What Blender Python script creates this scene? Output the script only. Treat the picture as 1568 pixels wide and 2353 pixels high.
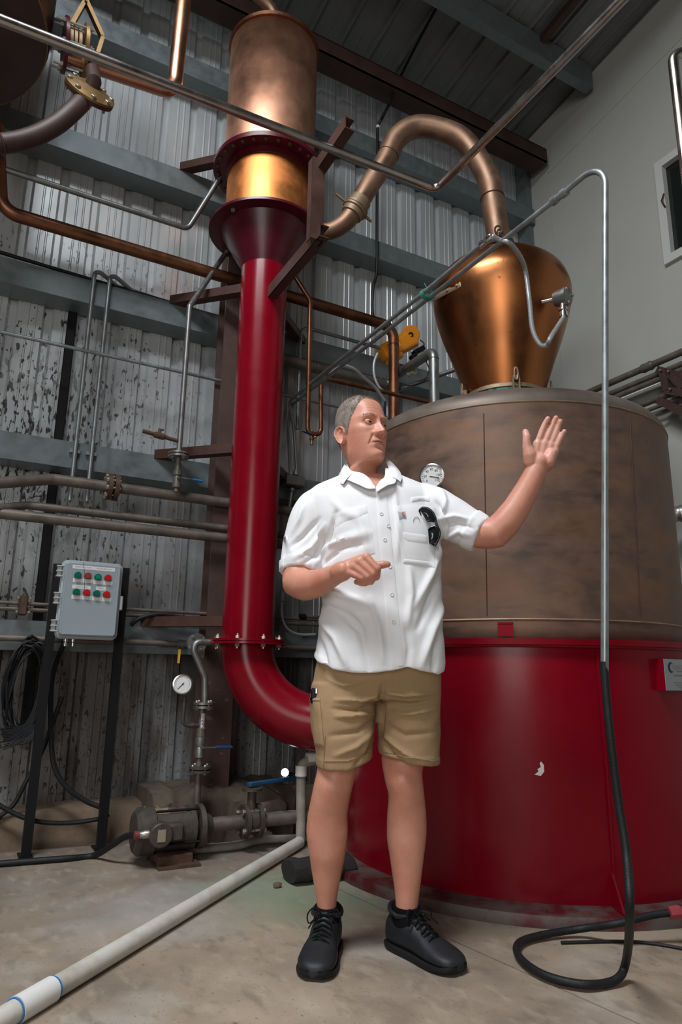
import bpy, bmesh, math, random
import numpy as np
from mathutils import Vector, Matrix, Quaternion, noise
from mathutils.bvhtree import BVHTree
random.seed(7); np.random.seed(7)
for o in list(bpy.data.objects): bpy.data.objects.remove(o)
SC = bpy.context.scene; COL = SC.collection
PI = math.pi

# ------------------------------------------------------------------ camera
F, CX, CY, CAMZ = 1569.0, 784.0, 1176.5, 0.855            # 24 mm lens on a 1568 x 2353 upright frame
tilt, roll, yaw = math.atan(F/6680.0), math.atan(106/6676.0), math.radians(28.6)
fw = np.array([math.sin(yaw)*math.cos(tilt), math.cos(yaw)*math.cos(tilt), math.sin(tilt)])
r0 = np.array([math.cos(yaw), -math.sin(yaw), 0.0]); u0 = np.cross(r0, fw)
cr, cu = math.cos(roll)*r0+math.sin(roll)*u0, -math.sin(roll)*r0+math.cos(roll)*u0
CAM = np.array([0, 0, CAMZ])
cd = bpy.data.cameras.new('camera'); cam = bpy.data.objects.new('camera', cd); COL.objects.link(cam)
cd.sensor_fit = 'VERTICAL'; cd.sensor_height = 36.0; cd.lens = 36.0*F/2353.0
cam.matrix_world = Matrix(((cr[0], cu[0], -fw[0], 0), (cr[1], cu[1], -fw[1], 0), (cr[2], cu[2], -fw[2], CAMZ), (0, 0, 0, 1)))
cd.clip_start = 0.05; SC.camera = cam

# ------------------------------------------------------------------ light
W = bpy.data.worlds.new('world'); SC.world = W; W.use_nodes = True
bg = W.node_tree.nodes['Background']; bg.inputs[0].default_value = (0.75, 0.86, 1.0, 1); bg.inputs[1].default_value = 0.03
def area(name, loc, target, sx, sy, power, color):
    l = bpy.data.lights.new(name, 'AREA'); l.shape = 'RECTANGLE'; l.size = sx; l.size_y = sy; l.energy = power; l.color = color
    o = bpy.data.objects.new(name, l); COL.objects.link(o); o.location = loc
    o.rotation_euler = (Vector(target)-Vector(loc)).to_track_quat('-Z', 'Y').to_euler(); return o
area('skylight', (-1.2, 0.9, 5.92), (-1.0, 1.2, 0.0), 2.6, 1.4, 480, (0.94, 0.97, 1.0))
area('roller_door_daylight', (-3.1, -2.9, 2.4), (1.5, 2.8, 1.5), 2.2, 3.2, 150, (1.0, 0.98, 0.95))
SC.view_settings.view_transform = 'Standard'; SC.view_settings.look = 'None'
SC.view_settings.gamma = 1.0; SC.view_settings.use_curve_mapping = False; SC.view_settings.exposure = -0.2

# ------------------------------------------------------------------ measuring helpers: a sight line met with a real surface
def ray(px, py): return fw+(px-CX)/F*cr-(py-CY)/F*cu
def PY(px, py, Y): d = ray(px, py); return CAM+d*(Y/d[1])
def PX(px, py, X): d = ray(px, py); return CAM+d*(X/d[0])
def PZ(px, py, z=0.0): d = ray(px, py); return CAM+d*((z-CAMZ)/d[2])
def PD(px, py, D): d = ray(px, py); return CAM+d*(D/math.hypot(d[0], d[1]))
def PC(px, py, ax, R):
    d = ray(px, py); a = d[0]**2+d[1]**2; b = d[0]*ax[0]+d[1]*ax[1]; c = ax[0]**2+ax[1]**2-R*R
    t = (b-math.sqrt(max(0, b*b-a*c)))/a; return CAM+d*t
def proj(p):
    d = np.array(p, float)-CAM; z = d@fw; return CX+F*(d@cr)/z, CY-F*(d@cu)/z

# ------------------------------------------------------------------ mesh helpers
def V(*a): return np.array(a, float)
def unit(v): v = np.array(v, float); n = np.linalg.norm(v); return v/n if n > 1e-9 else v
def frame(axis):
    a = unit(axis); h = V(0, 0, 1) if abs(a[2]) < .9 else V(1, 0, 0)
    x = unit(np.cross(h, a)); return x, np.cross(a, x), a
def fillet(pts, rad, seg=6):
    pts = [np.array(p, float) for p in pts]; out = [pts[0]]
    for i in range(1, len(pts)-1):
        r = rad[i] if isinstance(rad, (list, tuple)) else rad
        a, b, c = pts[i-1], pts[i], pts[i+1]; u1, u2 = unit(a-b), unit(c-b)
        ang = math.acos(max(-1, min(1, float(u1@u2))))
        if ang > PI-.02 or r <= 0: out.append(b); continue
        t = min(r/math.tan(ang/2), .49*np.linalg.norm(a-b), .49*np.linalg.norm(c-b)); rr = t*math.tan(ang/2)
        cen = b+unit(u1+u2)*(rr/math.sin(ang/2)); p1, p2 = b+u1*t-cen, b+u2*t-cen; th = PI-ang
        for k in range(seg+1):
            s = k/seg; out.append(cen+(p1*math.sin((1-s)*th)+p2*math.sin(s*th))/math.sin(th))
    out.append(pts[-1]); return out
def spline(pts, n=8):
    P = [np.array(p, float) for p in pts]; P = [2*P[0]-P[1]]+P+[2*P[-1]-P[-2]]; out = []
    for i in range(1, len(P)-2):
        for k in range(n):
            t = k/n; a, b, c, d = P[i-1], P[i], P[i+1], P[i+2]
            out.append(.5*((2*b)+(c-a)*t+(2*a-5*b+4*c-d)*t*t+(3*b-a-3*c+d)*t**3))
    out.append(P[-2]); return out
class MB:
    def __init__(s): s.v = []; s.f = []
    def add(s, vs, fs):
        o = len(s.v); s.v += [tuple(map(float, p)) for p in vs]; s.f += [tuple(i+o for i in f) for f in fs]; return s
    def rings(s, R, cap0=True, cap1=True, closed=True):
        n = len(R[0]); vs = [p for r in R for p in r]; fs = []
        for i in range(len(R)-1):
            for j in range(n if closed else n-1):
                k = (j+1) % n; fs.append((i*n+j, i*n+k, (i+1)*n+k, (i+1)*n+j))
        if cap0 and closed: fs.append(tuple(range(n))[::-1])
        if cap1 and closed: fs.append(tuple(range((len(R)-1)*n, len(R)*n)))
        return s.add(vs, fs)
    def tube(s, pts, r, n=14, cap=True, loop=False):
        P = [np.array(p, float) for p in pts]; m = len(P); rs = list(r) if hasattr(r, '__len__') else [r]*m
        T = [unit((P[(i+1) % m] if (loop or i < m-1) else P[i])-(P[i-1] if (loop or i > 0) else P[i])) for i in range(m)]
        x, y, _ = frame(T[0]); R = []
        for i in range(m):
            x = unit(x-T[i]*(x@T[i])); y = np.cross(T[i], x)
            R.append([P[i]+rs[i]*(math.cos(2*PI*j/n)*x+math.sin(2*PI*j/n)*y) for j in range(n)])
        if loop: R.append(R[0]); cap = False
        return s.rings(R, cap, cap)
    def cyl(s, a, b, r, n=20): return s.tube([a, b], r, n)
    def lathe(s, prof, c=(0, 0, 0), axis=(0, 0, 1), n=48, cap0=True, cap1=True):
        x, y, a = frame(axis); c = np.array(c, float)
        return s.rings([[c+a*z+max(r, 1e-4)*(math.cos(2*PI*j/n)*x+math.sin(2*PI*j/n)*y) for j in range(n)] for r, z in prof], cap0, cap1)
    def box(s, c, size, axes=None, bev=0.0):
        c = np.array(c, float); A = axes if axes is not None else np.eye(3); h = np.array(size, float)/2
        if bev <= 0:
            vs = [c+sum(A[k]*h[k]*sg[k] for k in range(3)) for sg in [(-1,-1,-1),(1,-1,-1),(1,1,-1),(-1,1,-1),(-1,-1,1),(1,-1,1),(1,1,1),(-1,1,1)]]
            return s.add(vs, [(0,3,2,1),(4,5,6,7),(0,1,5,4),(1,2,6,5),(2,3,7,6),(3,0,4,7)])
        R = []
        for zz, ins in ((-h[2], bev), (-h[2]+bev, 0), (h[2]-bev, 0), (h[2], bev)):
            a, b = h[0]-ins, h[1]-ins; q = bev
            R.append([c+A[0]*x+A[1]*y+A[2]*zz for x, y in ((a-q,-b),(a,-b+q),(a,b-q),(a-q,b),(-a+q,b),(-a,b-q),(-a,-b+q),(-a+q,-b))])
        return s.rings(R)
    def bar(s, a, b, w, h, up=(0, 0, 1), bev=0.0):
        a, b = np.array(a, float), np.array(b, float); t = unit(b-a); side = unit(np.cross(t, up)); u = np.cross(side, t)
        return s.box((a+b)/2, (np.linalg.norm(b-a), w, h), (t, side, u), bev)
    def sphere(s, c, r, n=16, m=10, sc=(1, 1, 1), axes=None):
        A = axes if axes is not None else np.eye(3); c = np.array(c, float)
        return s.rings([[c+r*(A[0]*sc[0]*max(math.sin(PI*i/m), .001)*math.cos(2*PI*j/n)+A[1]*sc[1]*max(math.sin(PI*i/m), .001)*math.sin(2*PI*j/n)-A[2]*sc[2]*math.cos(PI*i/m)) for j in range(n)] for i in range(m+1)])
    def torus(s, c, axis, R, r, n=32, m=8):
        x, y, a = frame(axis); c = np.array(c, float)
        return s.tube([c+R*(math.cos(2*PI*i/n)*x+math.sin(2*PI*i/n)*y) for i in range(n)], r, m, loop=True)
    def prism(s, poly, off):
        n = len(poly); off = np.array(off, float); return s.rings([[np.array(p, float) for p in poly], [np.array(p, float)+off for p in poly]])
    def grid(s, G):
        nu, nv = len(G), len(G[0]); return s.add([p for r in G for p in r], [(i*nv+j, i*nv+j+1, (i+1)*nv+j+1, (i+1)*nv+j) for i in range(nu-1) for j in range(nv-1)])
LOC = {}
def tomesh(name, mb, mat, off=(0, 0, 0), ang=38):
    me = bpy.data.meshes.new(name); o = np.array(off, float)
    me.from_pydata([tuple(np.array(p)-o) for p in mb.v], [], mb.f); me.update()
    bm = bmesh.new(); bm.from_mesh(me); bmesh.ops.recalc_face_normals(bm, faces=bm.faces[:]); bm.to_mesh(me); bm.free()
    for m in (mat if isinstance(mat, (list, tuple)) else [mat]): me.materials.append(m)
    me.polygons.foreach_set('use_smooth', [True]*len(me.polygons)); me.set_sharp_from_angle(angle=math.radians(ang)); return me
def tag(o, label=None, cat=None, group=None, kind=None):
    for k, v in (('label', label), ('category', cat), ('group', group), ('kind', kind)):
        if v: o[k] = v
    return o
def link(name, data, parent=None, loc=(0, 0, 0)):
    o = bpy.data.objects.new(name, data); COL.objects.link(o); o.location = loc
    if parent: o.parent = parent
    return o
def root(name, loc, label=None, cat=None, group=None, kind=None):
    o = link(name, None, None, tuple(loc)); o.empty_display_size = .05; LOC[o.name] = np.array(loc, float); return tag(o, label, cat, group, kind)
def part(name, mb, mat, parent, label=None, kind=None, ang=38):
    o = link(name, tomesh(name, mb, mat, LOC[parent.name], ang), parent); LOC[o.name] = LOC[parent.name]; return tag(o, label, None, None, kind)
def single(name, mb, mat, label=None, cat=None, group=None, kind=None, ang=38):
    a = np.array(mb.v); lo, hi = a.min(0), a.max(0); c = V((lo[0]+hi[0])/2, (lo[1]+hi[1])/2, lo[2])
    o = link(name, tomesh(name, mb, mat, c, ang), None, tuple(c)); LOC[o.name] = c; return tag(o, label, cat, group, kind)
def piece(name, mesh, parent, pos, axis=(0, 0, 1), spin=0.0, label=None):
    o = link(name, mesh, parent, tuple(np.array(pos, float)-LOC[parent.name])); o.rotation_mode = 'QUATERNION'
    o.rotation_quaternion = Vector((0, 0, 1)).rotation_difference(Vector(unit(axis))) @ Quaternion((0, 0, 1), spin); LOC[o.name] = np.array(pos, float); return tag(o, label)
def textmesh(name, txt, h, mat, align='CENTER'):
    c = bpy.data.curves.new(name, 'FONT'); c.body = txt; c.size = h; c.align_x = align; c.align_y = 'CENTER'; c.resolution_u = 2
    o = bpy.data.objects.new(name, c); COL.objects.link(o); bpy.context.view_layer.update()
    me = bpy.data.meshes.new_from_object(o.evaluated_get(bpy.context.evaluated_depsgraph_get())); me.name = name
    bpy.data.objects.remove(o); me.materials.clear(); me.materials.append(mat); return me
def text_on(txt, h, mat, parent, pos, right, up, align='CENTER'):
    n = np.cross(right, up); o = link('lettering', textmesh('lettering', txt, h, mat, align), parent); R = Matrix((tuple(unit(right)), tuple(unit(up)), tuple(unit(n)))).transposed()
    o.rotation_euler = R.to_euler(); o.location = tuple(np.array(pos, float)-LOC[parent.name]); return o

# ------------------------------------------------------------------ materials
def mat(name, col, rough=.5, metal=0.0, var=.0, scale=6.0, col2=None, bump=0.0, bscale=60.0, rvar=.0, coat=0.0, stretch=(1, 1, 1), spec=.5, detail=5.0, lo=.35, hi=.68):
    m = bpy.data.materials.new(name); m.use_nodes = True; nt = m.node_tree; N, L = nt.nodes, nt.links; b = N['Principled BSDF']
    b.inputs['Base Color'].default_value = (*col, 1); b.inputs['Roughness'].default_value = rough; b.inputs['Metallic'].default_value = metal
    b.inputs['Coat Weight'].default_value = coat; b.inputs['Coat Roughness'].default_value = .12; b.inputs['Specular IOR Level'].default_value = spec
    if not (col2 or var or bump or rvar): return m
    tc = N.new('ShaderNodeTexCoord'); mp = N.new('ShaderNodeMapping'); mp.inputs['Scale'].default_value = stretch; L.new(tc.outputs['Object'], mp.inputs[0])
    nz = N.new('ShaderNodeTexNoise'); nz.inputs['Scale'].default_value = scale; nz.inputs['Detail'].default_value = detail; nz.inputs['Roughness'].default_value = .62; L.new(mp.outputs[0], nz.inputs['Vector'])
    if col2 or var:
        r = N.new('ShaderNodeValToRGB'); r.color_ramp.elements[0].position = lo; r.color_ramp.elements[1].position = hi
        r.color_ramp.elements[0].color = (*(col2 or tuple(c*(1-var) for c in col)), 1); r.color_ramp.elements[1].color = (*col, 1)
        L.new(nz.outputs[0], r.inputs[0]); L.new(r.outputs[0], b.inputs['Base Color']); m['ramp'] = r.name
    if rvar:
        q = N.new('ShaderNodeMapRange'); q.inputs[3].default_value = rough-rvar; q.inputs[4].default_value = rough+rvar; q.inputs[1].default_value = .3; q.inputs[2].default_value = .7
        L.new(nz.outputs[0], q.inputs[0]); L.new(q.outputs[0], b.inputs['Roughness'])
    if bump:
        n2 = N.new('ShaderNodeTexNoise'); n2.inputs['Scale'].default_value = bscale; n2.inputs['Detail'].default_value = 4; L.new(mp.outputs[0], n2.inputs['Vector'])
        bp = N.new('ShaderNodeBump'); bp.inputs['Strength'].default_value = bump; bp.inputs['Distance'].default_value = .004; L.new(n2.outputs[0], bp.inputs['Height']); L.new(bp.outputs[0], b.inputs['Normal'])
    return m
def overlay(m, col, scale, lo, hi, stretch=(1, 1, 1), zmask=None, xmask=None, ymask=None, fac=1.0, loc=(0, 0, 0), kind='noise', detail=4):
    """mix a second colour over whatever feeds the base colour, where a noise passes a threshold (optionally only in a region)"""
    nt = m.node_tree; N, L = nt.nodes, nt.links; b = N['Principled BSDF']; inp = b.inputs['Base Color']
    tc = N.new('ShaderNodeTexCoord'); mp = N.new('ShaderNodeMapping'); mp.inputs['Scale'].default_value = stretch; mp.inputs['Location'].default_value = loc; L.new(tc.outputs['Object'], mp.inputs[0])
    nz = N.new('ShaderNodeTexNoise'); nz.inputs['Scale'].default_value = scale; nz.inputs['Detail'].default_value = detail; L.new(mp.outputs[0], nz.inputs['Vector'])
    q = N.new('ShaderNodeMapRange'); q.inputs[1].default_value = lo; q.inputs[2].default_value = hi; q.inputs[4].default_value = fac; L.new(nz.outputs[0], q.inputs[0]); out = q.outputs[0]
    sp = N.new('ShaderNodeSeparateXYZ'); L.new(tc.outputs['Object'], sp.inputs[0])
    if zmask and len(zmask) == 4: zl = [(2, zmask[:2]), (2, zmask[2:])]
    else: zl = [(2, zmask)]
    for ax, mk in zl+[(0, xmask), (1, ymask)]:
        if mk:
            k = N.new('ShaderNodeMapRange'); k.interpolation_type = 'SMOOTHSTEP'; k.inputs[1].default_value = mk[0]; k.inputs[2].default_value = mk[1]; L.new(sp.outputs[ax], k.inputs[0])
            mu = N.new('ShaderNodeMath'); mu.operation = 'MULTIPLY'; L.new(out, mu.inputs[0]); L.new(k.outputs[0], mu.inputs[1]); out = mu.outputs[0]
    mx = N.new('ShaderNodeMix'); mx.data_type = 'RGBA'; L.new(out, mx.inputs['Factor'])
    if inp.is_linked: L.new(inp.links[0].from_socket, mx.inputs['A'])
    else: mx.inputs['A'].default_value = inp.default_value
    mx.inputs['B'].default_value = (*col, 1); L.new(mx.outputs['Result'], inp); return m
M = {}
M['copper'] = mat('polished_copper', (.66, .335, .215), .31, 1.0, .22, 5, bump=.04, bscale=90, rvar=.05)
M['copper_glow'] = mat('clean_copper', (.62, .225, .07), .44, 1.0, .3, 7, rvar=.08)
def spun(m, an=.75, rot=0.0):
    nt = m.node_tree; b = nt.nodes['Principled BSDF']; t = nt.nodes.new('ShaderNodeTangent'); t.direction_type = 'RADIAL'; t.axis = 'Z'
    b.inputs['Anisotropic'].default_value = an; b.inputs['Anisotropic Rotation'].default_value = rot; nt.links.new(t.outputs[0], b.inputs['Tangent']); return m
M['drum'] = spun(mat('spun_copper_drum', (.66, .335, .215), .36, 1.0, .22, 5, rvar=.05)); spun(M['copper_glow'], .6)
M['copper_dull'] = mat('dull_copper_tube', (.26, .115, .062), .42, .9, .4, 9, rvar=.1)
M['copper_aged'] = mat('aged_copper_tube', (.29, .175, .115), .5, .8, .35, 8, rvar=.1)
M['pot'] = mat('weathered_copper_plate', (.215, .128, .090), .55, .5, 0, 5.0, col2=(.105, .070, .055), rvar=.1, stretch=(1, 1, 1.9), lo=.3, hi=.72)
overlay(M['pot'], (.24, .115, .055), 2.6, .52, .75, stretch=(1, 1, 3.2), fac=.7, loc=(3, 1, 0)); overlay(M['pot'], (.045, .038, .036), 3.3, .6, .72, stretch=(1, 1, 4), fac=.6, loc=(7, 2, 1))
M['pot_top'] = mat('greyed_copper_shoulder', (.19, .15, .125), .55, .5, .35, 4, rvar=.1)
M['head'] = mat('warm_aged_copper', (.43, .155, .055), .33, 1.0, 0, 3.0, col2=(.30, .125, .055), rvar=.08, stretch=(1, 1, .8), lo=.3, hi=.6)
overlay(M['head'], (.10, .05, .03), 26, .70, .74, fac=.8)
M['verdigris'] = mat('green_verdigris_bronze', (.075, .23, .19), .8, .1, 0, 30, col2=(.05, .045, .03), lo=.42, hi=.56, bump=.6, bscale=80)
M['bronze'] = mat('tan_bronze', (.30, .215, .14), .55, .6, .3, 20)
M['red'] = mat('glossy_red_paint', (.20, .0010, .010), .25, 0, .14, 3, rvar=.05, spec=.26)
overlay(M['red'], (.10, .05, .045), 5, .62, .72, stretch=(1, 1, .6), zmask=(.16, .03), fac=.6)
M['flange_strip'] = mat('dusty_red_flange', (.085, .007, .010), .5, 0, 0, 9, col2=(.095, .075, .065), lo=.4, hi=.6)
M['maroon'] = mat('maroon_paint', (.085, .003, .012), .34, 0, .3, 10)
M['brown'] = mat('red_oxide_brown_steel', (.078, .038, .030), .5, 0, .3, 12, spec=.3)
M['brown_dk'] = mat('dark_oxide_steel', (.055, .026, .02), .55, 0, .35, 10)
M['brown_col'] = mat('dusty_brown_column_steel', (.085, .047, .038), .55, 0, .35, 8)
overlay(M['brown_col'], (.22, .16, .12), 22, .66, .70, zmask=(1.3, .2), fac=.5)
M['galv'] = mat('galvanised_steel', (.34, .375, .385), .42, .75, .22, 18, rvar=.1)
M['girt'] = mat('galvanised_girt', (.205, .24, .25), .45, .55, .18, 14, rvar=.08)
M['steel'] = mat('dull_grey_steel', (.27, .275, .27), .42, .8, .25, 15, rvar=.1)
M['stainless'] = mat('brushed_stainless', (.52, .47, .44), .27, 1.0, .2, 12, rvar=.06)
M['rustpipe'] = mat('brownish_steel_pipe', (.185, .158, .135), .5, .45, .35, 12, rvar=.1)
M['rust'] = mat('rusty_iron', (.11, .062, .04), .7, .25, .45, 25, bump=.4)
M['iron'] = mat('dirty_cast_iron', (.085, .072, .058), .6, .3, .4, 22, bump=.3)
M['bolt'] = mat('zinc_bolt', (.45, .42, .36), .4, .8, .2, 30)
M['brass'] = mat('tarnished_brass', (.34, .22, .10), .45, .8, .4, 14)
M['blk'] = mat('black_steel', (.006, .006, .007), .5, spec=.25)
M['rubber'] = mat('black_rubber', (.010, .011, .013), .55, 0, .3, 30, bump=.3, bscale=200, spec=.35)
M['cable'] = mat('black_cable', (.006, .006, .007), .5, spec=.3)
M['grey_hose'] = mat('grey_flex_conduit', (.33, .35, .36), .4, .3)
M['blue'] = mat('blue_vinyl', (.02, .16, .42), .4); M['navy'] = mat('navy_vinyl', (.01, .02, .055), .4)
M['blue_dk'] = mat('scuffed_blue_paint', (.014, .085, .20), .45, 0, .3, 20)
M['orange'] = mat('orange_enamel', (.80, .28, .008), .35, 0, .06, 8, coat=.3)
M['white'] = mat('white_plastic', (.72, .72, .70), .45); M['panel'] = mat('pale_grey_enclosure', (.27, .32, .35), .4, 0, .05, 4)
M['panel_edge'] = mat('frosted_enclosure_rim', (.42, .44, .45), .35)
M['label'] = mat('white_label_tape', (.62, .62, .63), .5); M['ink'] = mat('black_ink', (.02, .02, .025), .6); M['inkgrey'] = mat('grey_ink', (.2, .2, .21), .6); M['inkblue'] = mat('dark_blue_ink', (.008, .012, .06), .5)
M['btn_g'] = mat('green_button', (.0, .11, .075), .3); M['btn_gl'] = mat('light_green_button', (.0, .2, .12), .3); M['btn_r'] = mat('red_button', (.55, .002, .004), .3); M['btn_rd'] = mat('brown_red_button', (.23, .035, .02), .4)
M['dial'] = mat('white_dial', (.70, .72, .72), .4); M['glass'] = mat('dark_window_glass', (.012, .016, .015), .08, 0); M['chrome'] = mat('chrome_bezel', (.6, .6, .6), .2, 1.0)
M['pvc'] = mat('dirty_white_pvc', (.60, .585, .53), .45, 0, 0, 7, col2=(.40, .37, .31), lo=.25, hi=.5); M['pvc2'] = mat('grimy_pvc', (.33, .31, .26), .55, 0, .4, 10)
M['plate'] = mat('brushed_aluminium_plate', (.27, .30, .31), .45, .3); M['frame'] = mat('white_window_frame', (.52, .53, .51), .5)
M['stone'] = mat('rough_brown_stone', (.17, .115, .08), .85, 0, .45, 14, bump=.8, bscale=40); M['darkfoam'] = mat('black_foam', (.018, .016, .015), .9, 0, .4, 30, bump=.8, bscale=60)
M['lamp'] = bpy.data.materials.new('lit_lamp'); M['lamp'].use_nodes = True
_b = M['lamp'].node_tree.nodes['Principled BSDF']; _b.inputs['Emission Color'].default_value = (.92, .97, 1, 1); _b.inputs['Emission Strength'].default_value = 9
M['wall'] = mat('zincalume_sheet', (.57, .60, .615), .34, .42, .10, 5, rvar=.06, stretch=(1, 1, .35))
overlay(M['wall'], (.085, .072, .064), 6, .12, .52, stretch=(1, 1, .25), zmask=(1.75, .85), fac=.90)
overlay(M['wall'], (.20, .19, .18), 9, .45, .7, stretch=(1, 1, .15), zmask=(2.1, 1.5), xmask=(1.2, .3), fac=.7)
overlay(M['wall'], (.035, .033, .032), 40, .555, .60, stretch=(1, 1, .36), zmask=(2.85, 2.25, 1.3, 1.9), xmask=(1.05, .25), fac=.95, detail=2.5)
overlay(M['wall'], (.035, .033, .032), 48, .63, .66, stretch=(1, 1, .5), zmask=(3.6, 3.1), xmask=(1.6, .5), fac=.9, detail=2)
overlay(M['wall'], (.03, .027, .025), 62, .60, .68, stretch=(1, 1, .7), zmask=(1.3, .3), fac=.75, detail=3)
M['roofsheet'] = mat('zincalume_roof', (.21, .215, .22), .45, .5, .12, 5, rvar=.06)
M['plaster'] = mat('painted_plaster', (.40, .405, .375), .75, 0, .05, 2.5, bump=.06, bscale=30)
M['floor'] = mat('stained_concrete', (.37, .292, .215), .62, 0, 0, 1.7, col2=(.20, .162, .128), rvar=.14, bump=.12, bscale=50, lo=.32, hi=.66)
overlay(M['floor'], (.40, .365, .32), 2.6, .55, .72, fac=.6, loc=(4, 2, 0)); overlay(M['floor'], (.16, .125, .095), 5, .60, .74, fac=.55, loc=(1, 9, 0)); overlay(M['floor'], (.10, .08, .065), 55, .68, .73, fac=.7, detail=2)
M['kerb'] = mat('tan_concrete_kerb', (.19, .132, .088), .85, 0, .45, 5, bump=.5, bscale=30)
overlay(M['floor'], (.13, .11, .095), 2.2, .25, .55, ymask=(2.5, 3.5), fac=.75)  # floor colour gets darker towards the back wall, broken up by noise
overlay(M['floor'], (.15, .12, .095), 14, .56, .66, stretch=(1, .5, 1), fac=.45)
overlay(M['floor'], (.43, .37, .30), 20, .55, .70, stretch=(1, .45, 1), fac=.40, loc=(2, 3, 0)); overlay(M['floor'], (.09, .07, .055), 120, .66, .70, fac=.6, detail=2)
M['red_flat'] = mat('red_paint_dull', (.20, .0012, .010), .6, spec=.15)
M['plinth'] = mat('broken_dark_concrete', (.12, .088, .063), .9, 0, .5, 6, bump=.7, bscale=24)
M['sheath'] = mat('pale_cloth_wrap', (.42, .40, .37), .8)
# ================================================================== setting
def spot(m, col, c, r0_, r1_, fac, wob=.8):
    nt = m.node_tree; N, L = nt.nodes, nt.links; inp = N['Principled BSDF'].inputs['Base Color']; tc = N.new('ShaderNodeTexCoord')
    vm = N.new('ShaderNodeVectorMath'); vm.operation = 'DISTANCE'; L.new(tc.outputs['Object'], vm.inputs[0]); vm.inputs[1].default_value = c
    nz = N.new('ShaderNodeTexNoise'); nz.inputs['Scale'].default_value = 4; L.new(tc.outputs['Object'], nz.inputs[0])
    ad = N.new('ShaderNodeMath'); ad.operation = 'MULTIPLY_ADD'; L.new(nz.outputs[0], ad.inputs[0]); ad.inputs[1].default_value = wob; L.new(vm.outputs['Value'], ad.inputs[2])
    q = N.new('ShaderNodeMapRange'); q.interpolation_type = 'SMOOTHSTEP'; q.inputs[1].default_value = r0_+wob/2; q.inputs[2].default_value = r1_+wob/2; q.inputs[3].default_value = fac; q.inputs[4].default_value = 0; L.new(ad.outputs[0], q.inputs[0])
    mx = N.new('ShaderNodeMix'); mx.data_type = 'RGBA'; L.new(q.outputs[0], mx.inputs['Factor']); L.new(inp.links[0].from_socket, mx.inputs['A']); mx.inputs['B'].default_value = (*col, 1); L.new(mx.outputs['Result'], inp)
spot(M['floor'], (.19, .25, .165), (1.25, 2.72, 0), .05, .55, .75); spot(M['floor'], (.19, .24, .17), (1.5, 2.45, 0), .0, .3, .6)
spot(M['floor'], (.40, .40, .40), (.75, 2.75, 0), .0, .5, .5)
YW, YG, XW = 4.05, 3.88, 4.06
def roofz(y): return 5.69+.117*(3.955-y)
# floor: two slabs parted by a saw-cut joint
fl = root('floor', (0, 0, 0), kind='structure')
j0, j1 = PZ(1000, 2143), PZ(1450, 2344); jd = unit((j1-j0)[:2]); jn = V(-jd[1], jd[0]); A, B = j0[:2]-jd*6, j0[:2]+jd*5
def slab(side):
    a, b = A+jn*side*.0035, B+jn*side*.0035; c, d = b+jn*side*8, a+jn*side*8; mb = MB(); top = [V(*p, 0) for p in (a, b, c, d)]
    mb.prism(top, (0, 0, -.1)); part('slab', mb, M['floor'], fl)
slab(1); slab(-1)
mb = MB(); mb.box((0, 0, -.1), (24, 24, .14)); part('joint_bed', mb, M['blk'], fl)
# corrugated back wall
wb = root('wall_back', (0, 0, 0), kind='structure')
P0 = .1905
def prof():
    x = [(0, 0)]
    for k in range(4):
        b = k*P0
        x += [(b+.048, 0), (b+.052, -.003), (b+.058, -.003), (b+.062, 0), (b+.088, 0), (b+.092, -.003), (b+.098, -.003), (b+.102, 0), (b+.132, 0), (b+.146, .028), (b+.1765, .028), (b+P0, 0)]
    return x
PR = prof()
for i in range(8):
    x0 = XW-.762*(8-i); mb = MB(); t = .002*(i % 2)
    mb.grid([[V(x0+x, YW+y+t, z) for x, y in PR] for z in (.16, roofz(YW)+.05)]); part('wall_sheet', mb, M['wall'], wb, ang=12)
mb = MB(); mb.box((1, YW+.3, 2.9), (8.5, .05, 6.0)); part('outer_cladding', mb, M['blk'], wb)
def cgirt(z, x0=-2.2, x1=XW-.02, h=.15):
    sec = [(YG, z), (YG, z-h), (YW-.002, z-h), (YW-.002, z-h+.003), (YG+.004, z-h+.004), (YG+.004, z-.004), (YW-.002, z-.003), (YW-.002, z)]
    mb = MB(); mb.prism([V(x0, y, zz) for y, zz in sec], (x1-x0, 0, 0)); part('girt', mb, M['girt'], wb, ang=20)
for z in (1.09, 2.077, 3.078, 4.034, 4.93): cgirt(z)
mb = MB(); xa = PY(160, 780, YW)[0]; mb.box((xa, YW-.012, 1.75), (.05, .02, 2.55), bev=.004); part('cover_strip', mb, M['blk'], wb, 'black strip down the sheeting')
# hand writing on the sheeting
mb = MB()
for st in ([(62,1118),(58,1124),(66,1126),(72,1116),(75,1126),(80,1117),(86,1125),(92,1116)], [(70,1131),(78,1124),(80,1131),(86,1126),(88,1132),(94,1127),(97,1132),(104,1128)], [(66,1145),(84,1139),(100,1142)], [(88,1140),(100,1137)], [(62,1150),(68,1141),(76,1149)]):
    mb.tube([PY(px, py, YW-.004) for px, py in st], .0016, 5)
part('handwriting', mb, M['ink'], wb, 'scribbled marker writing')
# concrete kerb under the wall
mb = MB(); rows = []
xs = np.linspace(-2, XW-.03, 90)
for y, z in ((3.845, -.02), (3.842, .08), (3.85, .15), (3.875, .172), (3.95, .175), (4.2, .175)):
    rows.append([V(x, y+.012*noise.noise((x*3, z*9, 1)), z+(.01*noise.noise((x*4, y*5, 5)) if z > .1 else 0)) for x in xs])
mb.grid(rows); single('baseboard_back', mb, M['kerb'], kind='structure', ang=60)
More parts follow.
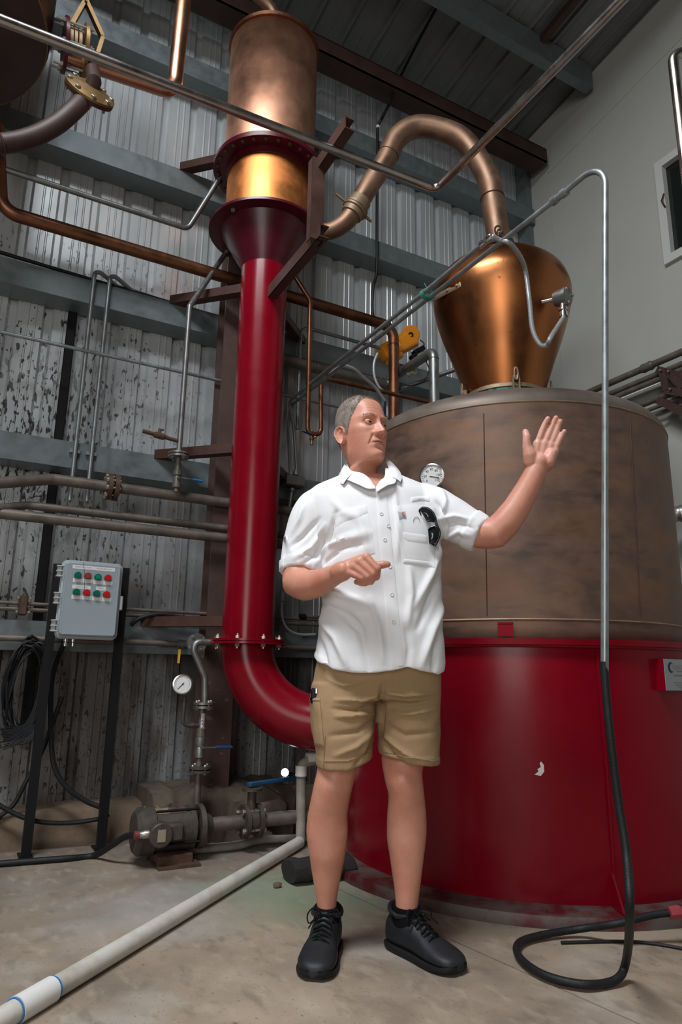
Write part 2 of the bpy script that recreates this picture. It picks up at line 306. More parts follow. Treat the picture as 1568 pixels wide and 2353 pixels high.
# right wall with its panel joints and window
wr = root('wall_right', (0, 0, 0), kind='structure')
win = [PX(1508, 372, XW), PX(1537, 606, XW)]; wy1 = win[0][1]; wz1, wz0 = 4.52, 3.69; wy0 = wy1-.95
def wpoly(pts): return [V(XW, y, z) for y, z in pts]
mb = MB()
jy, jz = 3.706, 5.19
for pts in ([(YW+.1, -.05), (wy1, -.05), (wy1, roofz(wy1)), (YW+.1, roofz(YW))], [(wy1, -.05), (wy0, -.05), (wy0, wz0), (wy1, wz0)], [(wy1, wz1), (wy0, wz1), (wy0, roofz(wy0)), (wy1, roofz(wy1))], [(wy0, -.05), (-6, -.05), (-6, roofz(-6)), (wy0, roofz(wy0))]):
    mb.prism(wpoly(pts), (.12, 0, 0))
part('plaster_leaf', mb, M['plaster'], wr)
for a, b in (((jy, .1), (jy, jz)), ((jy, jz), (-3, jz+.149*(jy+3)))):
    mb = MB(); mb.bar((XW-.001, *a), (XW-.001, *b), .014, .006, up=(1, 0, 0)); part('joint_bead', mb, M['plaster'], wr)
wn = root('window_1', (XW, (wy0+wy1)/2, wz0), kind='structure')
mb = MB(); fwid = .06
for a, b in (((wy1-.03, wz0), (wy1-.03, wz1)), ((wy0+.03, wz0), (wy0+.03, wz1)), ((wy1-.06, wz1-.03), (wy0+.06, wz1-.03)), ((wy1-.06, wz0+.03), (wy0+.06, wz0+.03))):
    mb.bar((XW-.005, *a), (XW-.005, *b), fwid, .05, up=(1, 0, 0))
part('window_frame', mb, M['frame'], wn)
mb = MB(); mb.box((XW+.02, (wy0+wy1)/2, (wz0+wz1)/2), (.008, wy1-wy0, wz1-wz0)); part('pane', mb, M['glass'], wn)
mb = MB(); mb.box((XW+.11, (wy0+wy1)/2, (wz0+wz1)/2), (.01, wy1-wy0, wz1-wz0)); part('backing', mb, M['blk'], wn)
mb = MB(); q = PX(1528, 462, XW-.035); mb.tube([q+V(0, 0, .06), q+V(-.02, .01, .0), q+V(0, 0, -.05)], .006, 6); part('latch', mb, M['brown'], wn)
# roof
ce = root('ceiling', (0, 0, 0), kind='structure')
RP = [(0, 0), (.10, 0), (.105, .003), (.112, .003), (.117, 0), (.214, 0), (.224, .026), (.244, .026), (.254, 0)]
for i in range(9):
    x0 = XW+.05-.762*(i+1); mb = MB(); pts = []
    for k in range(3): pts += [(x0+k*.254+a, b) for a, b in RP[:-1]]
    pts.append((x0+.762, 0)); t = .002*(i % 2)
    mb.grid([[V(x, y, roofz(y)+.03-b+t) for x, b in pts] for y in (YW+.3, -1.2)]); part('roof_sheet', mb, M['roofsheet'], ce, ang=12)
mb = MB(); mb.prism([V(-3, YW+.3, roofz(YW+.3)+.1), V(-3, -1.2, roofz(-1.2)+.1), V(-3, -1.2, roofz(-1.2)+.12), V(-3, YW+.3, roofz(YW+.3)+.12)], (7.3, 0, 0)); part('roof_deck', mb, M['blk'], ce)
def purlin(y, h=.2, w=.07, mt='girt', x1=XW-.05, drop=0, name='purlin'):
    z = roofz(y)-drop; sec = [(y, z), (y, z-h), (y+w, z-h), (y+w, z-h+.015), (y+.006, z-h+.006), (y+.006, z-.006), (y+w, z-.006), (y+w, z)]
    mb = MB(); mb.prism([V(-3, a, b) for a, b in sec], (x1+3, 0, 0)); part(name, mb, M[mt], ce, ang=20)
purlin(3.13, .21, .08); purlin(1.95, .21, .08); purlin(.8, .21, .08)
mb = MB()
for zc, hh, yy, ww in ((5.37, .01, 3.74, .17), (5.305, .13, 3.66, .01), (5.245, .01, 3.74, .17)): mb.box((.5, yy, zc), (2*(XW-.06-.5), ww, hh))
part('eave_beam', mb, M['brown_dk'], ce, 'dark oxide red beam')
mb = MB(); xr = 3.43
mb.prism([V(xr, 3.2, roofz(3.2)-.0), V(xr, -1, roofz(-1)-.0), V(xr, -1, roofz(-1)-.06), V(xr, 3.2, roofz(3.2)-.06)], (.05, 0, 0)); part('rafter', mb, M['brown_dk'], ce, 'dark oxide red rafter')
mb = MB(); mb.box((XW-.03, 3.98, 2.9), (.05, .13, 5.4)); part('corner_trim', mb, M['girt'], wb)
# steel column in front of the girts (an I section) 
c0 = PY(494, 1121, 3.74)[0]; c1 = PY(561, 1800, 3.74)[0]-.0
xc0, xc1 = c0, c0+.175
col = root('steel_column', ((xc0+xc1)/2, 3.80, .17), 'red oxide brown steel roof column behind the glossy red riser pipe', 'column')
mb = MB(); mb.box(((xc0+xc1)/2, 3.745, 2.93), (xc1-xc0, .012, 5.5)); part('front_flange', mb, M['brown_col'], col)
mb = MB(); mb.box(((xc0+xc1)/2, 3.87, 2.93), (xc1-xc0, .012, 5.5)); part('rear_flange', mb, M['brown_col'], col)
mb = MB(); mb.box(((xc0+xc1)/2, 3.81, 2.93), (.012, .12, 5.5)); part('web', mb, M['brown_col'], col)
# broken concrete plinth under the column
a, b = PY(345, 1900, 3.66)[0], PY(665, 1900, 3.66)[0]
mb = MB(); n = 40; rows = []
for y, z in ((3.60, -.02), (3.60, .1), (3.615, .2), (3.66, .245), (3.75, .25), (4.02, .25)):
    rows.append([V(a+(b-a)*i/n, y+.05*noise.noise((i*.35, z*8, 3))*(z < .24), z+.03*noise.noise((i*.3, y*9, 7))*(z > .15)) for i in range(n+1)])
mb.grid(rows); e = MB(); e.prism([r[0] for r in rows]+[V(a, 4.02, -.02)], (.002, 0, 0)); e.prism([r[-1] for r in rows]+[V(b, 4.02, -.02)], (-.002, 0, 0)); mb.add(e.v, e.f)
pl = single('concrete_plinth', mb, M['plinth'], 'broken tan concrete plinth under the brown steel column', 'plinth', ang=50)

# ================================================================== pot still
TA = (2.532, 2.725); DT = math.hypot(*TA); tx, ty = TA
def zt(py, px=None): return PD(px if px else 1150+.041*(py-800), py, DT)[2]
def hexmesh(name, r, h, m, shank=0.0):
    mb = MB(); mb.lathe([(r, 0), (r, h*.8), (r*.8, h)], n=6)
    if shank: mb.cyl((0, 0, -shank), (0, 0, 0), r*.5, 8)
    return tomesh(name, mb, m, (0, 0, 0), 30)
HB = hexmesh('bolt', .013, .014, M['bolt'], .05); HBS = hexmesh('bolt', .008, .009, M['bolt'], .03); HBR = hexmesh('bolt', .011, .012, M['rust'], .04)
zr = PC(1170, 1466, TA, .90)[2]; zw = PC(1190, 1423, TA, .80)[2]; zweld = 2.03
still = root('pot_still', (tx, ty, 0), 'big brown copper pot still with onion head on a glossy red drum base', 'still')
mb = MB(); mb.lathe([(.87, .03), (.87, zr-.03)], (tx, ty, 0), n=128, cap0=False, cap1=False); part('base_drum', mb, M['red'], still, 'glossy dark red drum')
mb = MB(); mb.lathe([(.87, .045), (.985, .04), (.99, .03), (.99, .0), (.87, .0)], (tx, ty, 0), n=128, cap0=False, cap1=False); part('base_flange', mb, M['flange_strip'], still, 'dusty red floor flange')
mb = MB(); mb.lathe([(.868, zr-.035), (.885, zr-.033), (.888, zr-.026), (.90, zr-.024), (.903, zr), (.80, zr+.002)], (tx, ty, 0), n=128, cap0=False, cap1=False); part('base_rim', mb, M['red'], still)
# shell seam and stiffener seen on the drum
s0, s1 = PC(1372, 1490, TA, .872), PC(1412, 2020, TA, .872)
mb = MB(); mb.tube([s0, (s0+s1)/2+.006*unit([s0[0]-tx, s0[1]-ty, 0]), s1], .006, 6); part('seam_weld', mb, M['red'], still)
g0, g1, g2 = PC(1405, 2012, TA, .87), PC(1405, 2115, TA, .87), PC(1438, 2118, TA, .96)
mb = MB(); mb.prism([V(g0[0], g0[1], .16), V(g1[0], g1[1], .045), V(g1[0]+.10*(g1[0]-tx)/.87, g1[1]+.10*(g1[1]-ty)/.87, .045)], (.008, -.002, 0)); part('gusset', mb, M['red'], still)
k = PC(1162, 1452, TA, .90); rd = unit([k[0]-tx, k[1]-ty, 0]); td = V(-rd[1], rd[0], 0)
mb = MB(); mb.box(k+V(0, 0, .012)-rd*.012, (.06, .008, .055), (td, rd, V(0, 0, 1))); mb.box(k-rd*.025+V(0, 0, .036), (.06, .04, .006), (td, rd, V(0, 0, 1))); part('lifting_lug', mb, M['red_flat'], still)
Rp = .80
dome = [(Rp-.02, zr-.01), (Rp-.004, zr+.015), (Rp, zr+.05), (Rp, 1.4), (Rp, zweld-.02), (Rp, zweld)]
mb = MB(); mb.lathe(dome, (tx, ty, 0), n=128, cap0=False, cap1=False); part('pot_shell', mb, M['pot'], still, 'streaked brown copper shell')
zn = zt(892, 1163)
sh = [(Rp, zweld)]+[(Rp-.13+.13*math.cos(t), zweld+.105*math.sin(t)) for t in np.linspace(.15, PI/2, 9)]+[(.5, zweld+.125), (.36, zweld+.135), (.24, zweld+.14)]
mb = MB(); mb.lathe(sh, (tx, ty, 0), n=128, cap0=False, cap1=False); part('shoulder', mb, M['pot_top'], still, 'greyed rounded shoulder')
mb = MB(); mb.torus((tx, ty, zweld), (0, 0, 1), Rp, .004, 128, 6); part('weld_bead', mb, M['bronze'], still)
mb = MB(); mb.torus((tx, ty, zw), (0, 0, 1), Rp, .005, 128, 6); part('weld_bead', mb, M['bronze'], still)
for px in (1112, 1448):
    a, b = PC(px, 950, TA, Rp+.0005), PC(px+8 if px < 1200 else px+24, 1415, TA, Rp+.0005); mb = MB(); mb.tube([a, (a+b)/2+.001*unit([a[0]-tx, a[1]-ty, 0]), b], .0022, 5); part('vertical_seam', mb, M['brown_dk'], still)
# neck ring, onion head
zbase = zweld+.13
HP = [(888, 103), (854, 111), (830, 120), (805, 130), (775, 141), (744, 151), (720, 157), (700, 160), (680, 159), (654, 148), (636, 130), (620, 105), (606, 68), (594, 40), (582, 30), (566, 28.5)]
def ahw(py, hw):      # silhouette half width in pixels -> radius
    pc = 1150+.05*(py-695); a0_, a1_ = [math.atan2(*ray(p, py)[:2]) for p in (pc-hw, pc+hw)]; return DT*math.sin((a1_-a0_)/2)
hp = [(ahw(py, hw), zt(py)) for py, hw in HP]; z0h = PC(1163, 874, TA, hp[0][0]+.02)[2]; A_, B_ = [q for q in zip(HP, hp) if q[0][0] in (854, 744)]; sl_ = (B_[1][0]-A_[1][0])/(B_[1][1]-A_[1][1]); hp[0] = (A_[1][0]+sl_*(z0h-A_[1][1]), z0h); hp = [hp[0]]+[q for q in hp[1:] if q[1] > z0h+.03]
hh = [(r, z) for r, z in hp]
HR = dict(enumerate(hh))
def smoothprof(pr, n=5): return [(float(p[0]), float(p[1])) for p in spline([V(r, z, 0) for r, z in pr], n)]
hd = smoothprof(hh)
mb = MB(); mb.lathe(hd, (tx, ty, 0), n=96, cap0=False, cap1=False); part('onion_head', mb, M['head'], still, 'bright orange copper onion shaped head')
def headR(z):
    zs = [p[1] for p in hd]; rs = [p[0] for p in hd]; return float(np.interp(z, zs, rs))
rb = hh[0][0]
mb = MB(); mb.lathe([(rb+.005, z0h-.05), (rb+.022, z0h-.05), (rb+.022, z0h-.018), (rb, z0h-.018)], (tx, ty, 0), n=80, cap0=False); part('gasket_ring', mb, M['verdigris'], still, 'green verdigris joint ring')
mb = MB(); mb.lathe([(rb+.002, z0h-.018), (rb+.028, z0h-.018), (rb+.026, z0h+.002), (rb+.006, z0h+.014)], (tx, ty, 0), n=80, cap0=False, cap1=False); part('head_flange', mb, M['bronze'], still, 'tan bronze flange')
mb = MB(); mb.lathe([(rb+.035, zweld+.11), (rb+.035, z0h-.05), (rb, z0h-.05)], (tx, ty, 0), n=80, cap0=False, cap1=False); part('neck_collar', mb, M['pot_top'], still)
for px in (1066, 1186, 1270):
    p = PC(min(max(px, 1062), 1264), 872, TA, rb+.03); rd = unit([p[0]-tx, p[1]-ty, 0]); td = V(-rd[1], rd[0], 0); b0 = V(tx, ty, 0)+rd*(rb+.03)
    mb = MB(); A3 = (td, rd, V(0, 0, 1))
    for s in (-.016, .016): mb.box(b0+td*s+V(0, 0, z0h-.02), (.009, .02, .09), A3)
    mb.tube([b0+rd*.012+td*.009*math.cos(t)+V(0, 0, z0h+.045+.035*math.sin(t)) for t in np.linspace(0, 2*PI, 17)[:-1]], .0055, 6, loop=True)
    mb.box(b0+V(0, 0, z0h+.028), (.036, .02, .02), A3); mb.box(b0+V(0, 0, z0h-.06), (.05, .03, .014), A3)
    part('clamp', mb, M['bronze'], still)
# dial thermometer on the pot
p = PC(993, 1094, TA, Rp+.09); rd = unit([p[0]-tx, p[1]-ty, 0]); fx = unit(np.cross((0, 0, 1), rd)); up3 = V(0, 0, 1); nf = unit(rd*.75+unit(CAM-p)*.5)
fx = unit(np.cross(up3, nf)); upf = np.cross(nf, fx); dr = 28.5/1569*np.linalg.norm(p-CAM)*1.02
mb = MB(); mb.lathe([(dr*.55, -.03), (dr*.96, -.022), (dr, -.004), (dr, .004), (dr*.9, .006), (dr*.88, .0)], p, nf, n=40, cap1=False); mb.cyl(p-nf*.11, p-nf*.02, .012, 10); tg = part('thermometer', mb, M['chrome'], still, 'chrome rimmed dial thermometer')
mb = MB(); mb.lathe([(dr*.88, -.002), (dr*.88, .001)], p, nf, n=40); part('dial', mb, M['dial'], tg)
mb = MB()
for i in range(25):
    an = math.radians(220-260*i/24); e = math.cos(an)*fx+math.sin(an)*upf; mb.bar(p+e*dr*.70+nf*.0018, p+e*dr*.82+nf*.0018, .0008 if i % 4 else .0018, .0006, up=nf)
mb.bar(p-nf*.0-fx*.01+nf*.003, p+nf*.003+fx*dr*.6-upf*dr*.2, .003, .0008, up=nf); part('scale_marks', mb, M['ink'], tg)
for i, t in enumerate(('0', '20', '40', '60', '80', '100', '120')):
    an = math.radians(220-260*i/6); e = math.cos(an)*fx+math.sin(an)*upf; text_on(t, dr*.26, M['ink'], tg, p+e*dr*.54+nf*.002, fx, upf)
# maker's plate
q = [PC(px, py, TA, .875) for px, py in ((1500, 1510), (1512, 1583))]; pc_ = PC(1556, 1548, TA, .89); rd = unit([pc_[0]-tx, pc_[1]-ty, 0]); td = V(-rd[1], rd[0], 0)
pl_c = V(tx, ty, 0)+rd*.905+V(0, 0, (q[0][2]+q[1][2])/2-.006); hgt = q[0][2]-q[1][2]; wid = .20; upv = V(0, 0, 1)
mb = MB(); mb.box(pl_c-rd*.028, (wid, .05, hgt), (td, rd, upv)); mp_ = part('plate_bracket', mb, M['red'], still, 'red plate backing')
mb = MB(); mb.box(pl_c, (wid, .003, hgt*.99), (td, rd, upv)); np_ = part('maker_plate', mb, M['plate'], still, 'brushed aluminium plate with blue crescent and black lettering')
f0 = pl_c+rd*.0022
def onp(u, v): return f0+td*(u-.5)*wid+upv*(.5-v)*hgt
text_on('DESROFLUM', .022, M['inkgrey'], np_, onp(.56, .27), td, upv); text_on('Construcciones Industriales', .0092, M['ink'], np_, onp(.53, .52), td, upv)
for v, t, s in ((.75, 'Apartado Construcciones s.l. - Tel 956181112', .0052), (.82, 'Departamento Tecnico Pol. Industrial', .0052), (.885, 'El Portal de Jerez', .0052), (.94, 'Spain', .0052)): text_on(t, s, M['ink'], np_, onp(.5, v), td, upv)
mb = MB(); mb.bar(onp(.36, .38), onp(.85, .38), .0014, .0006, up=rd); cen = onp(.2, .27); A_ = [cen+.021*(math.cos(t)*td*.9+math.sin(t)*upv) for t in np.linspace(.9, 2*PI-.9, 20)]; B_ = [cen+.008*td+.0155*(math.cos(t)*td*.85+math.sin(t)*upv) for t in np.linspace(.9, 2*PI-.9, 20)]
mb.grid([A_, B_]); part('crescent_emblem', mb, M['inkblue'], np_)
# paint chip
p = PC(1240, 1765, TA, .8712); rd = unit([p[0]-tx, p[1]-ty, 0]); td = V(-rd[1], rd[0], 0); mb = MB(); s = .0019
ch = [(-10, 12), (2, 14), (9, 6), (9, -6), (4, -12), (1, -9), (3, -2), (-4, 2), (-2, 6)]
mb.prism([p+td*x*s-upv*y*s*1.05 for x, y in ch], rd*.0008); part('paint_chip', mb, M['white'], still, 'bare white paint chip')

# ================================================================== transmitter with flexible conduit on the onion head
zc = zt(705, 1285)
azh = math.atan2(*ray(1262, 696)[:2]); 
p0 = PC(1255, 692, TA, headR(zt(695))*.99); rd = unit([p0[0]-tx, p0[1]-ty, 0]); out = unit(rd*.55+cr*.75+V(0, 0, -.02))
st = root('temperature_transmitter', p0, 'round grey instrument head on the side of the onion shaped copper', 'transmitter')
hc = p0+out*.085; face = unit(out*.85-fw*.35)
mb = MB(); mb.cyl(p0-out*.02, hc, .011, 12); part('stem', mb, M['chrome'], st)
hr = .046
mb = MB(); mb.lathe([(hr*.55, -.045), (hr*.85, -.04), (hr*.95, -.02), (hr*.95, .012), (hr*1.06, .014), (hr*1.06, .03), (hr*.9, .036), (.0, .037)], hc, face, n=28); part('housing', mb, M['steel'], st)
fx, fy, _ = frame(face)
for t in (.4, 2.5, 4.6): piece('bolt', HBS, st, hc+face*.034+(fx*math.cos(t)+fy*math.sin(t))*hr*.85, face)
gl = hc+V(-.0, 0, -.045); mb = MB(); mb.lathe([(.018, .01), (.018, -.02), (.024, -.022), (.024, -.03), (.017, -.032), (.017, -.04), (.022, -.042), (.022, -.065), (.016, -.067)], gl, n=16); part('gland', mb, M['chrome'], st)
# conduit pair running from the wall towards the camera at one height
XC = PY(665, 935, 3.86)[0]
def onX(px, py): return PX(px, py, XC)
bend = onX(1382, 408); zcd = bend[2]
# ================================================================== more below (columns, pipes)
# conduits that cross above the pot
gA = [PY(668, 1092, 3.86), PY(661, 975, 3.86), PY(661, 940, 3.84), onX(740, 865), onX(985, 688), onX(1282, 452), onX(1388, 404)]
post_top = onX(1410, 440); post_bot = PD(1390, 1545, 2.13)
cz = np.mean([onX(985, 688)[2], onX(1282, 452)[2]])
def flat(p): return V(XC, p[1], cz)
run = [PY(668, 1092, 3.86), PY(662, 985, 3.86), V(XC, 3.84, cz), flat(onX(985, 688)), flat(onX(1282, 452)), V(XC, 1.30, cz)]
pth = fillet([run[0], run[1], run[2], run[4], V(XC, 1.305, cz+.01), post_bot], [0, .12, .06, 0, .14, 0], 10)
cl = root('conduit_post', V(*post_bot), 'long galvanised conduit dropping as a post before the pot still, black hose below', 'conduit')
mb = MB(); mb.tube(pth, .0102, 12); part('pipe', mb, M['galv'], cl)
e = unit(flat(onX(985, 688))-flat(onX(1282, 452))); q = flat(onX(1286, 455))
mb = MB(); mb.lathe([(.0125, -.035), (.0165, -.035), (.0165, -.012), (.0135, -.01), (.0135, .01), (.0165, .012), (.0165, .035), (.0125, .035)], q, e, n=16); part('coupling', mb, M['galv'], cl)
mb = MB(); mb.cyl(post_bot, post_bot+.42*unit(V(XC, 1.305, cz+.01)-post_bot), .0112, 12); part('sleeve', mb, M['galv'], cl)
off = V(-.035, 0, .012); fx_end = flat(onX(1130, 572))+off*1.2
r2 = [PY(683, 1092, 3.86), PY(676, 985, 3.86), V(XC-.03, 3.80, cz+.012), flat(onX(985, 688))+off, fx_end]
cb = root('conduit_pair', r2[0], 'grey conduit running up beside the long one to the flexible hose fitting', 'conduit')
mb = MB(); mb.tube(fillet(r2, [0, .12, .06, 0, 0], 8), .0105, 12); part('pipe', mb, M['galv'], cb)
mb = MB(); d_ = unit(fx_end-r2[3]); mb.lathe([(.012, -.02), (.015, -.02), (.015, .0), (.012, .005), (.012, .02), (.016, .022), (.016, .05), (.012, .055)], fx_end, d_, n=14); part('fitting', mb, M['chrome'], cb)
mb = MB()
for k_ in range(5): mb.tube([flat(onX(990, 684))+off*.5+V(.0, .006*k_-.012, 0)+.028*V(math.cos(t)*1.25, 0, math.sin(t)*.8) for t in np.linspace(0, 2*PI, 15)[:-1]], .002, 5, loop=True)
q = flat(onX(990, 684))+off*.5; mb.tube([q+V(.0, 0, .03), q+V(-.01, .01, .06), q+V(.01, .02, .05)], .0018, 5); part('twine', mb, mat('green_twine', (.02, .22, .15), .7), cb, 'green twine tie')
# flexible conduit of the transmitter
fpts = [fx_end+d_*.05, flat(onX(1150, 552))+V(0, 0, .01), PD(1175, 562, 2.5), PD(1205, 610, 2.85), PD(1217, 690, 2.86), PD(1224, 755, 2.87), PD(1240, 790, 2.88), PD(1256, 793, 2.89), PD(1269, 770, 2.90), gl+V(0, 0, -.065)]
sp = spline(fpts, 14); rr = [.0098+.0012*(i % 2) for i in range(len(sp))]
mb = MB(); mb.tube(sp, rr, 12); single('flexible_conduit', mb, M['grey_hose'], 'ribbed grey flexible conduit looping from conduit fitting to the round instrument head', 'conduit', ang=80)
# riveted strap on the onion head
p = PC(1040, 664, TA, headR(zt(664))); rd = unit([p[0]-tx, p[1]-ty, 0]); td = V(-rd[1], rd[0], 0)
sa, sb = PC(1066, 655, TA, headR(zt(655)))+rd*.02, PC(1005, 690, TA, headR(zt(690)))+rd*.03
mb = MB(); mb.bar(sa, sb, .035, .007, up=rd, bev=.003); stp = single('strap_bracket', mb, M['bronze'], 'riveted copper strap under the conduits at left of onion head', 'bracket')
for t in (.12, .45): piece('rivet', HBS, stp, sa+(sb-sa)*t+rd*.004, rd)

# ================================================================== rectifying column
CA_ = (1.332, 3.453); DC = math.hypot(*CA_); qx, qy = CA_
def zc_(py): return PD(624-(py-140)*.0362, py, DC)[2]
colm = root('rectifying_column', (qx, qy, .6), 'tall copper drum on a red cone and red riser pipe bending into the pot base', 'column')
zf = zc_(1476); rP = .137
def ring(prof, m, name, label=None, n=64): mb = MB(); mb.lathe(prof, (qx, qy, 0), n=n); return part(name, mb, m, colm, label)
zc0 = PC(605, 592, CA_, rP)[2]
ring([(rP, zf), (rP, zc0+.03)], M['red'], 'riser_pipe', 'glossy red riser pipe')
zcone = 3.435
ring([(rP, zc0-.005), (rP+.004, zc0+.005), (.270, zcone-.006), (.272, zcone)], M['maroon'], 'cone', 'dark red cone')
ring([(.255, zcone-.002), (.345, zcone-.002), (.345, zcone+.014), (.255, zcone+.016)], M['maroon'], 'cone_flange')
zu = 3.87
ring([(.253, zcone+.01), (.253, zu)], M['copper_glow'], 'lower_drum', 'bright orange copper lower drum')
ring([(.253, zu-.045), (.262, zu-.043), (.262, zu-.012), (.342, zu-.012), (.342, zu+.006), (.26, zu+.006)], M['maroon'], 'drum_flange', 'maroon bolted flange ring')
ring([(.27, zu+.007), (.338, zu+.007), (.338, zu+.022), (.29, zu+.024), (.285, zu+.05), (.275, zu+.055)], M['maroon'], 'drum_flange')
zt_ = 4.80
ring([(.277, zu+.02), (.28, zu+.06), (.281, zt_-.01), (.279, zt_)], M['drum'], 'upper_drum', 'polished copper upper drum')
ring([(.281, zt_-.022), (.293, zt_-.02), (.294, zt_+.004), (.284, zt_+.010), (.18, zt_+.05), (.09, zt_+.065)], M['copper_dull'], 'drum_lid', 'dull copper lid')
ring([(.085, zt_+.055), (.115, zt_+.06), (.118, zt_+.10), (.10, zt_+.105), (.10, zt_+.13), (.08, zt_+.135)], M['galv'], 'outlet_collar', 'pale grey collar')
cp = V(qx, qy, zt_); dd = unit([-qx, -qy, 0]); sd = V(dd[1], -dd[0], 0)
mb = MB(); mb.box(cp+dd*.11-sd*.045*-1+V(0, 0, .09), (.035, .04, .03), (sd, dd, V(0, 0, 1)), .004); part('lid_clamp', mb, M['rust'], colm)
for i in range(28):
    t = 2*PI*i/28; piece('bolt', HBR, colm, V(qx+.315*math.cos(t), qy+.315*math.sin(t), zu+.022)); piece('bolt', HBR, colm, V(qx+.315*math.cos(t), qy+.315*math.sin(t), zu-.012), (0, 0, -1))
def aim(px, py, R, z): p = PZ(px, py, z); a = math.atan2(p[1]-qy, p[0]-qx); return V(qx+R*math.cos(a), qy+R*math.sin(a), z)
for px, py in ((553, 495), (504, 582)): piece('bolt', HB, colm, aim(px, py, .30, zcone-.004), (0, 0, -1))
# bolted elbow flange
ring([(rP, zf+.002), (.20, zf+.002), (.20, zf+.013), (rP, zf+.013)], M['red'], 'elbow_flange'); ring([(rP, zf-.013), (.20, zf-.013), (.20, zf-.001), (rP, zf-.001)], M['red'], 'elbow_flange')
for i in range(8):
    t = 2*PI*(i+.15)/8; p = V(qx+.172*math.cos(t), qy+.172*math.sin(t), zf)
    piece('bolt', HB, colm, p+V(0, 0, .013)); piece('nut', HB, colm, p-V(0, 0, .013), (0, 0, -1))
toT = unit([tx-qx, ty-qy, 0]); Re = .40; d1 = DT
ang = np.linspace(0, PI/2*.94, 22); el = [V(qx, qy, zf)+toT*Re*(1-math.cos(a))-V(0, 0, Re*math.sin(a)) for a in ang]
hv = unit(el[-1]-el[-2]); el.append(el[-1]+hv*.33)
mb = MB(); mb.tube(el, rP, 64, cap=False); part('elbow', mb, M['red'], colm, 'glossy red elbow into the base')
# brown stay arms from the girts to the column, and ones on the right
def stay(px, py, z, w=.06, h=.055, right=False):
    a = PY(px, py, YG); a[2] = z; d = unit(V(qx-a[0], qy-a[1], 0)); b = V(qx, qy, z)-d*(rP-.01 if z < 3.3 else .338)
    mb = MB(); s = unit(np.cross(d, (0, 0, 1)))*w/2
    lo = [a+s*1, a-s*1-0*d, b-s, b+s]; k = (a+s)[1]; 
    p1 = a+s; p1 = p1+d*((YG-p1[1])/d[1] if abs(d[1]) > .05 else 0); p2 = a-s; p2 = p2+d*((YG-p2[1])/d[1] if abs(d[1]) > .05 else 0)
    mb.prism([p1, p2, b-s, b+s], (0, 0, h)); part('stay_arm', mb, M['brown'], colm, 'brown steel stay arm')
for px, py, z in ((405, 696, 3.065), (371, 1050, 2.055), (340, 1440, 1.085), (428, 386, 4.03)): stay(px, py, z)
mb = MB()
for px, py, z in ((690, 752, 3.03), (655, 1095, 2.03)): stay(px, py, z)
# U shaped bracket that carries the handrail pipe
br = root('pipe_bracket', (1.31, 3.31, 3.0), 'brown channel bracket welded to the red riser pipe and holding the handrail pipe', 'bracket')
def channel(a, b, w=.07, d=.05, open_=(0, 0, -1)):
    a, b = np.array(a, float), np.array(b, float); t = unit(b-a); o_ = unit(np.array(open_, float)); s = np.cross(t, o_); mb = MB(); L_ = np.linalg.norm(b-a); c = (a+b)/2
    mb.box(c, (L_, w, .006), (t, s, o_)); 
    for k_ in (-1, 1): mb.box(c+s*k_*(w/2-.003)+o_*d/2, (L_, .006, d), (t, s, o_))
    return mb
za, yb = 2.985, 2.70
part('lower_arm', channel((1.31, qy-rP+.01, za), (1.31, yb-.035, za), open_=(1, 0, 0)), M['brown'], br)
part('post', channel((1.31, yb, za-.035), (1.31, yb, 3.42), open_=(0, 1, 0)), M['brown'], br)
part('upper_arm', channel((1.31, yb+.035, 3.40), (1.31, 2.42, 3.42), open_=(1, 0, 0)), M['brown'], br)
for y in (3.2, 3.05, 2.95, 2.85): piece('rivet', HBS, br, V(1.362, y, za+.02*(-1)**int(y*20)), (1, 0, 0))
piece('bolt', HBS, br, V(1.36, 2.62, 3.415), (1, 0, 0)); piece('bolt', HBS, br, V(1.36, 2.70, 3.40), (1, 0, 0))

# ================================================================== overhead pipes
def pipe(name, pts, r, m, label, cat='pipe', rad=.06, n=14, group=None):
    mb = MB(); mb.tube(fillet(pts, rad, 8), r, n); return single(name, mb, M[m], label, cat, group)
YR = 2.60
rA, rB, rC = PY(-60, 22, 2.44), PY(1003, 436, YR), None
rB2 = V(rB[0], rB[1], rB[2]); rC = PX(1450, -20, rB[0])
pipe('handrail_pipe', [rA, rB2, rC], .021, 'stainless', 'shiny steel pipe crossing the copper drum and turning back at a corner', rad=.05, n=18)
# U bolt under the rail
YP = 3.70
a, b = PY(12, 487, YP), PY(905, 752, YP); z_ = (a[2]+b[2])/2
down = PY(922, 960, YP)
pipe('copper_main_pipe', [a+V(-.10, 0, .5), a+V(-.02, 0, 0), V(b[0], YP, b[2]), V(b[0], YP, 1.95)], .037, 'copper_dull', 'thick dull copper pipe running behind the red riser and down by the pot', rad=.10, n=20)
mb = MB(); zz = PY(928, 800, YP)[2]; mb.torus((b[0], YP, zz), (0, 0, 1), .0375, .0025, 24, 6)
single('pipe_joint_ring', mb, M['copper_dull'], 'soldered ring on the falling leg of thick copper pipe', 'joint')
pU = 3.50
utp = [PY(676, 632, pU), PY(713, 690, pU), PY(707, 998, pU), PY(738, 998, pU), PY(738, 868, pU), PY(990, 925, pU)]
ut = root('copper_trap', utp[2], 'thin brown copper tube with a hairpin trap right of the red riser', 'pipe')
mb = MB(); mb.tube(fillet(utp, [0, .05, .042, .042, .05, 0], 10), .0145, 12); part('tube', mb, M['copper_dull'], ut)
mbm = (utp[2]+utp[3])/2; vb = PY(717, 1000, pU)
mb = MB(); mb.lathe([(.009, .03), (.009, 0), (.013, -.002), (.014, -.03), (.009, -.034), (.009, -.06)], vb, n=12); mb.cyl(vb+V(0, 0, -.015), vb+V(.02, -.02, -.015), .008, 8); dv = part('drain_valve', mb, M['brass'], ut)
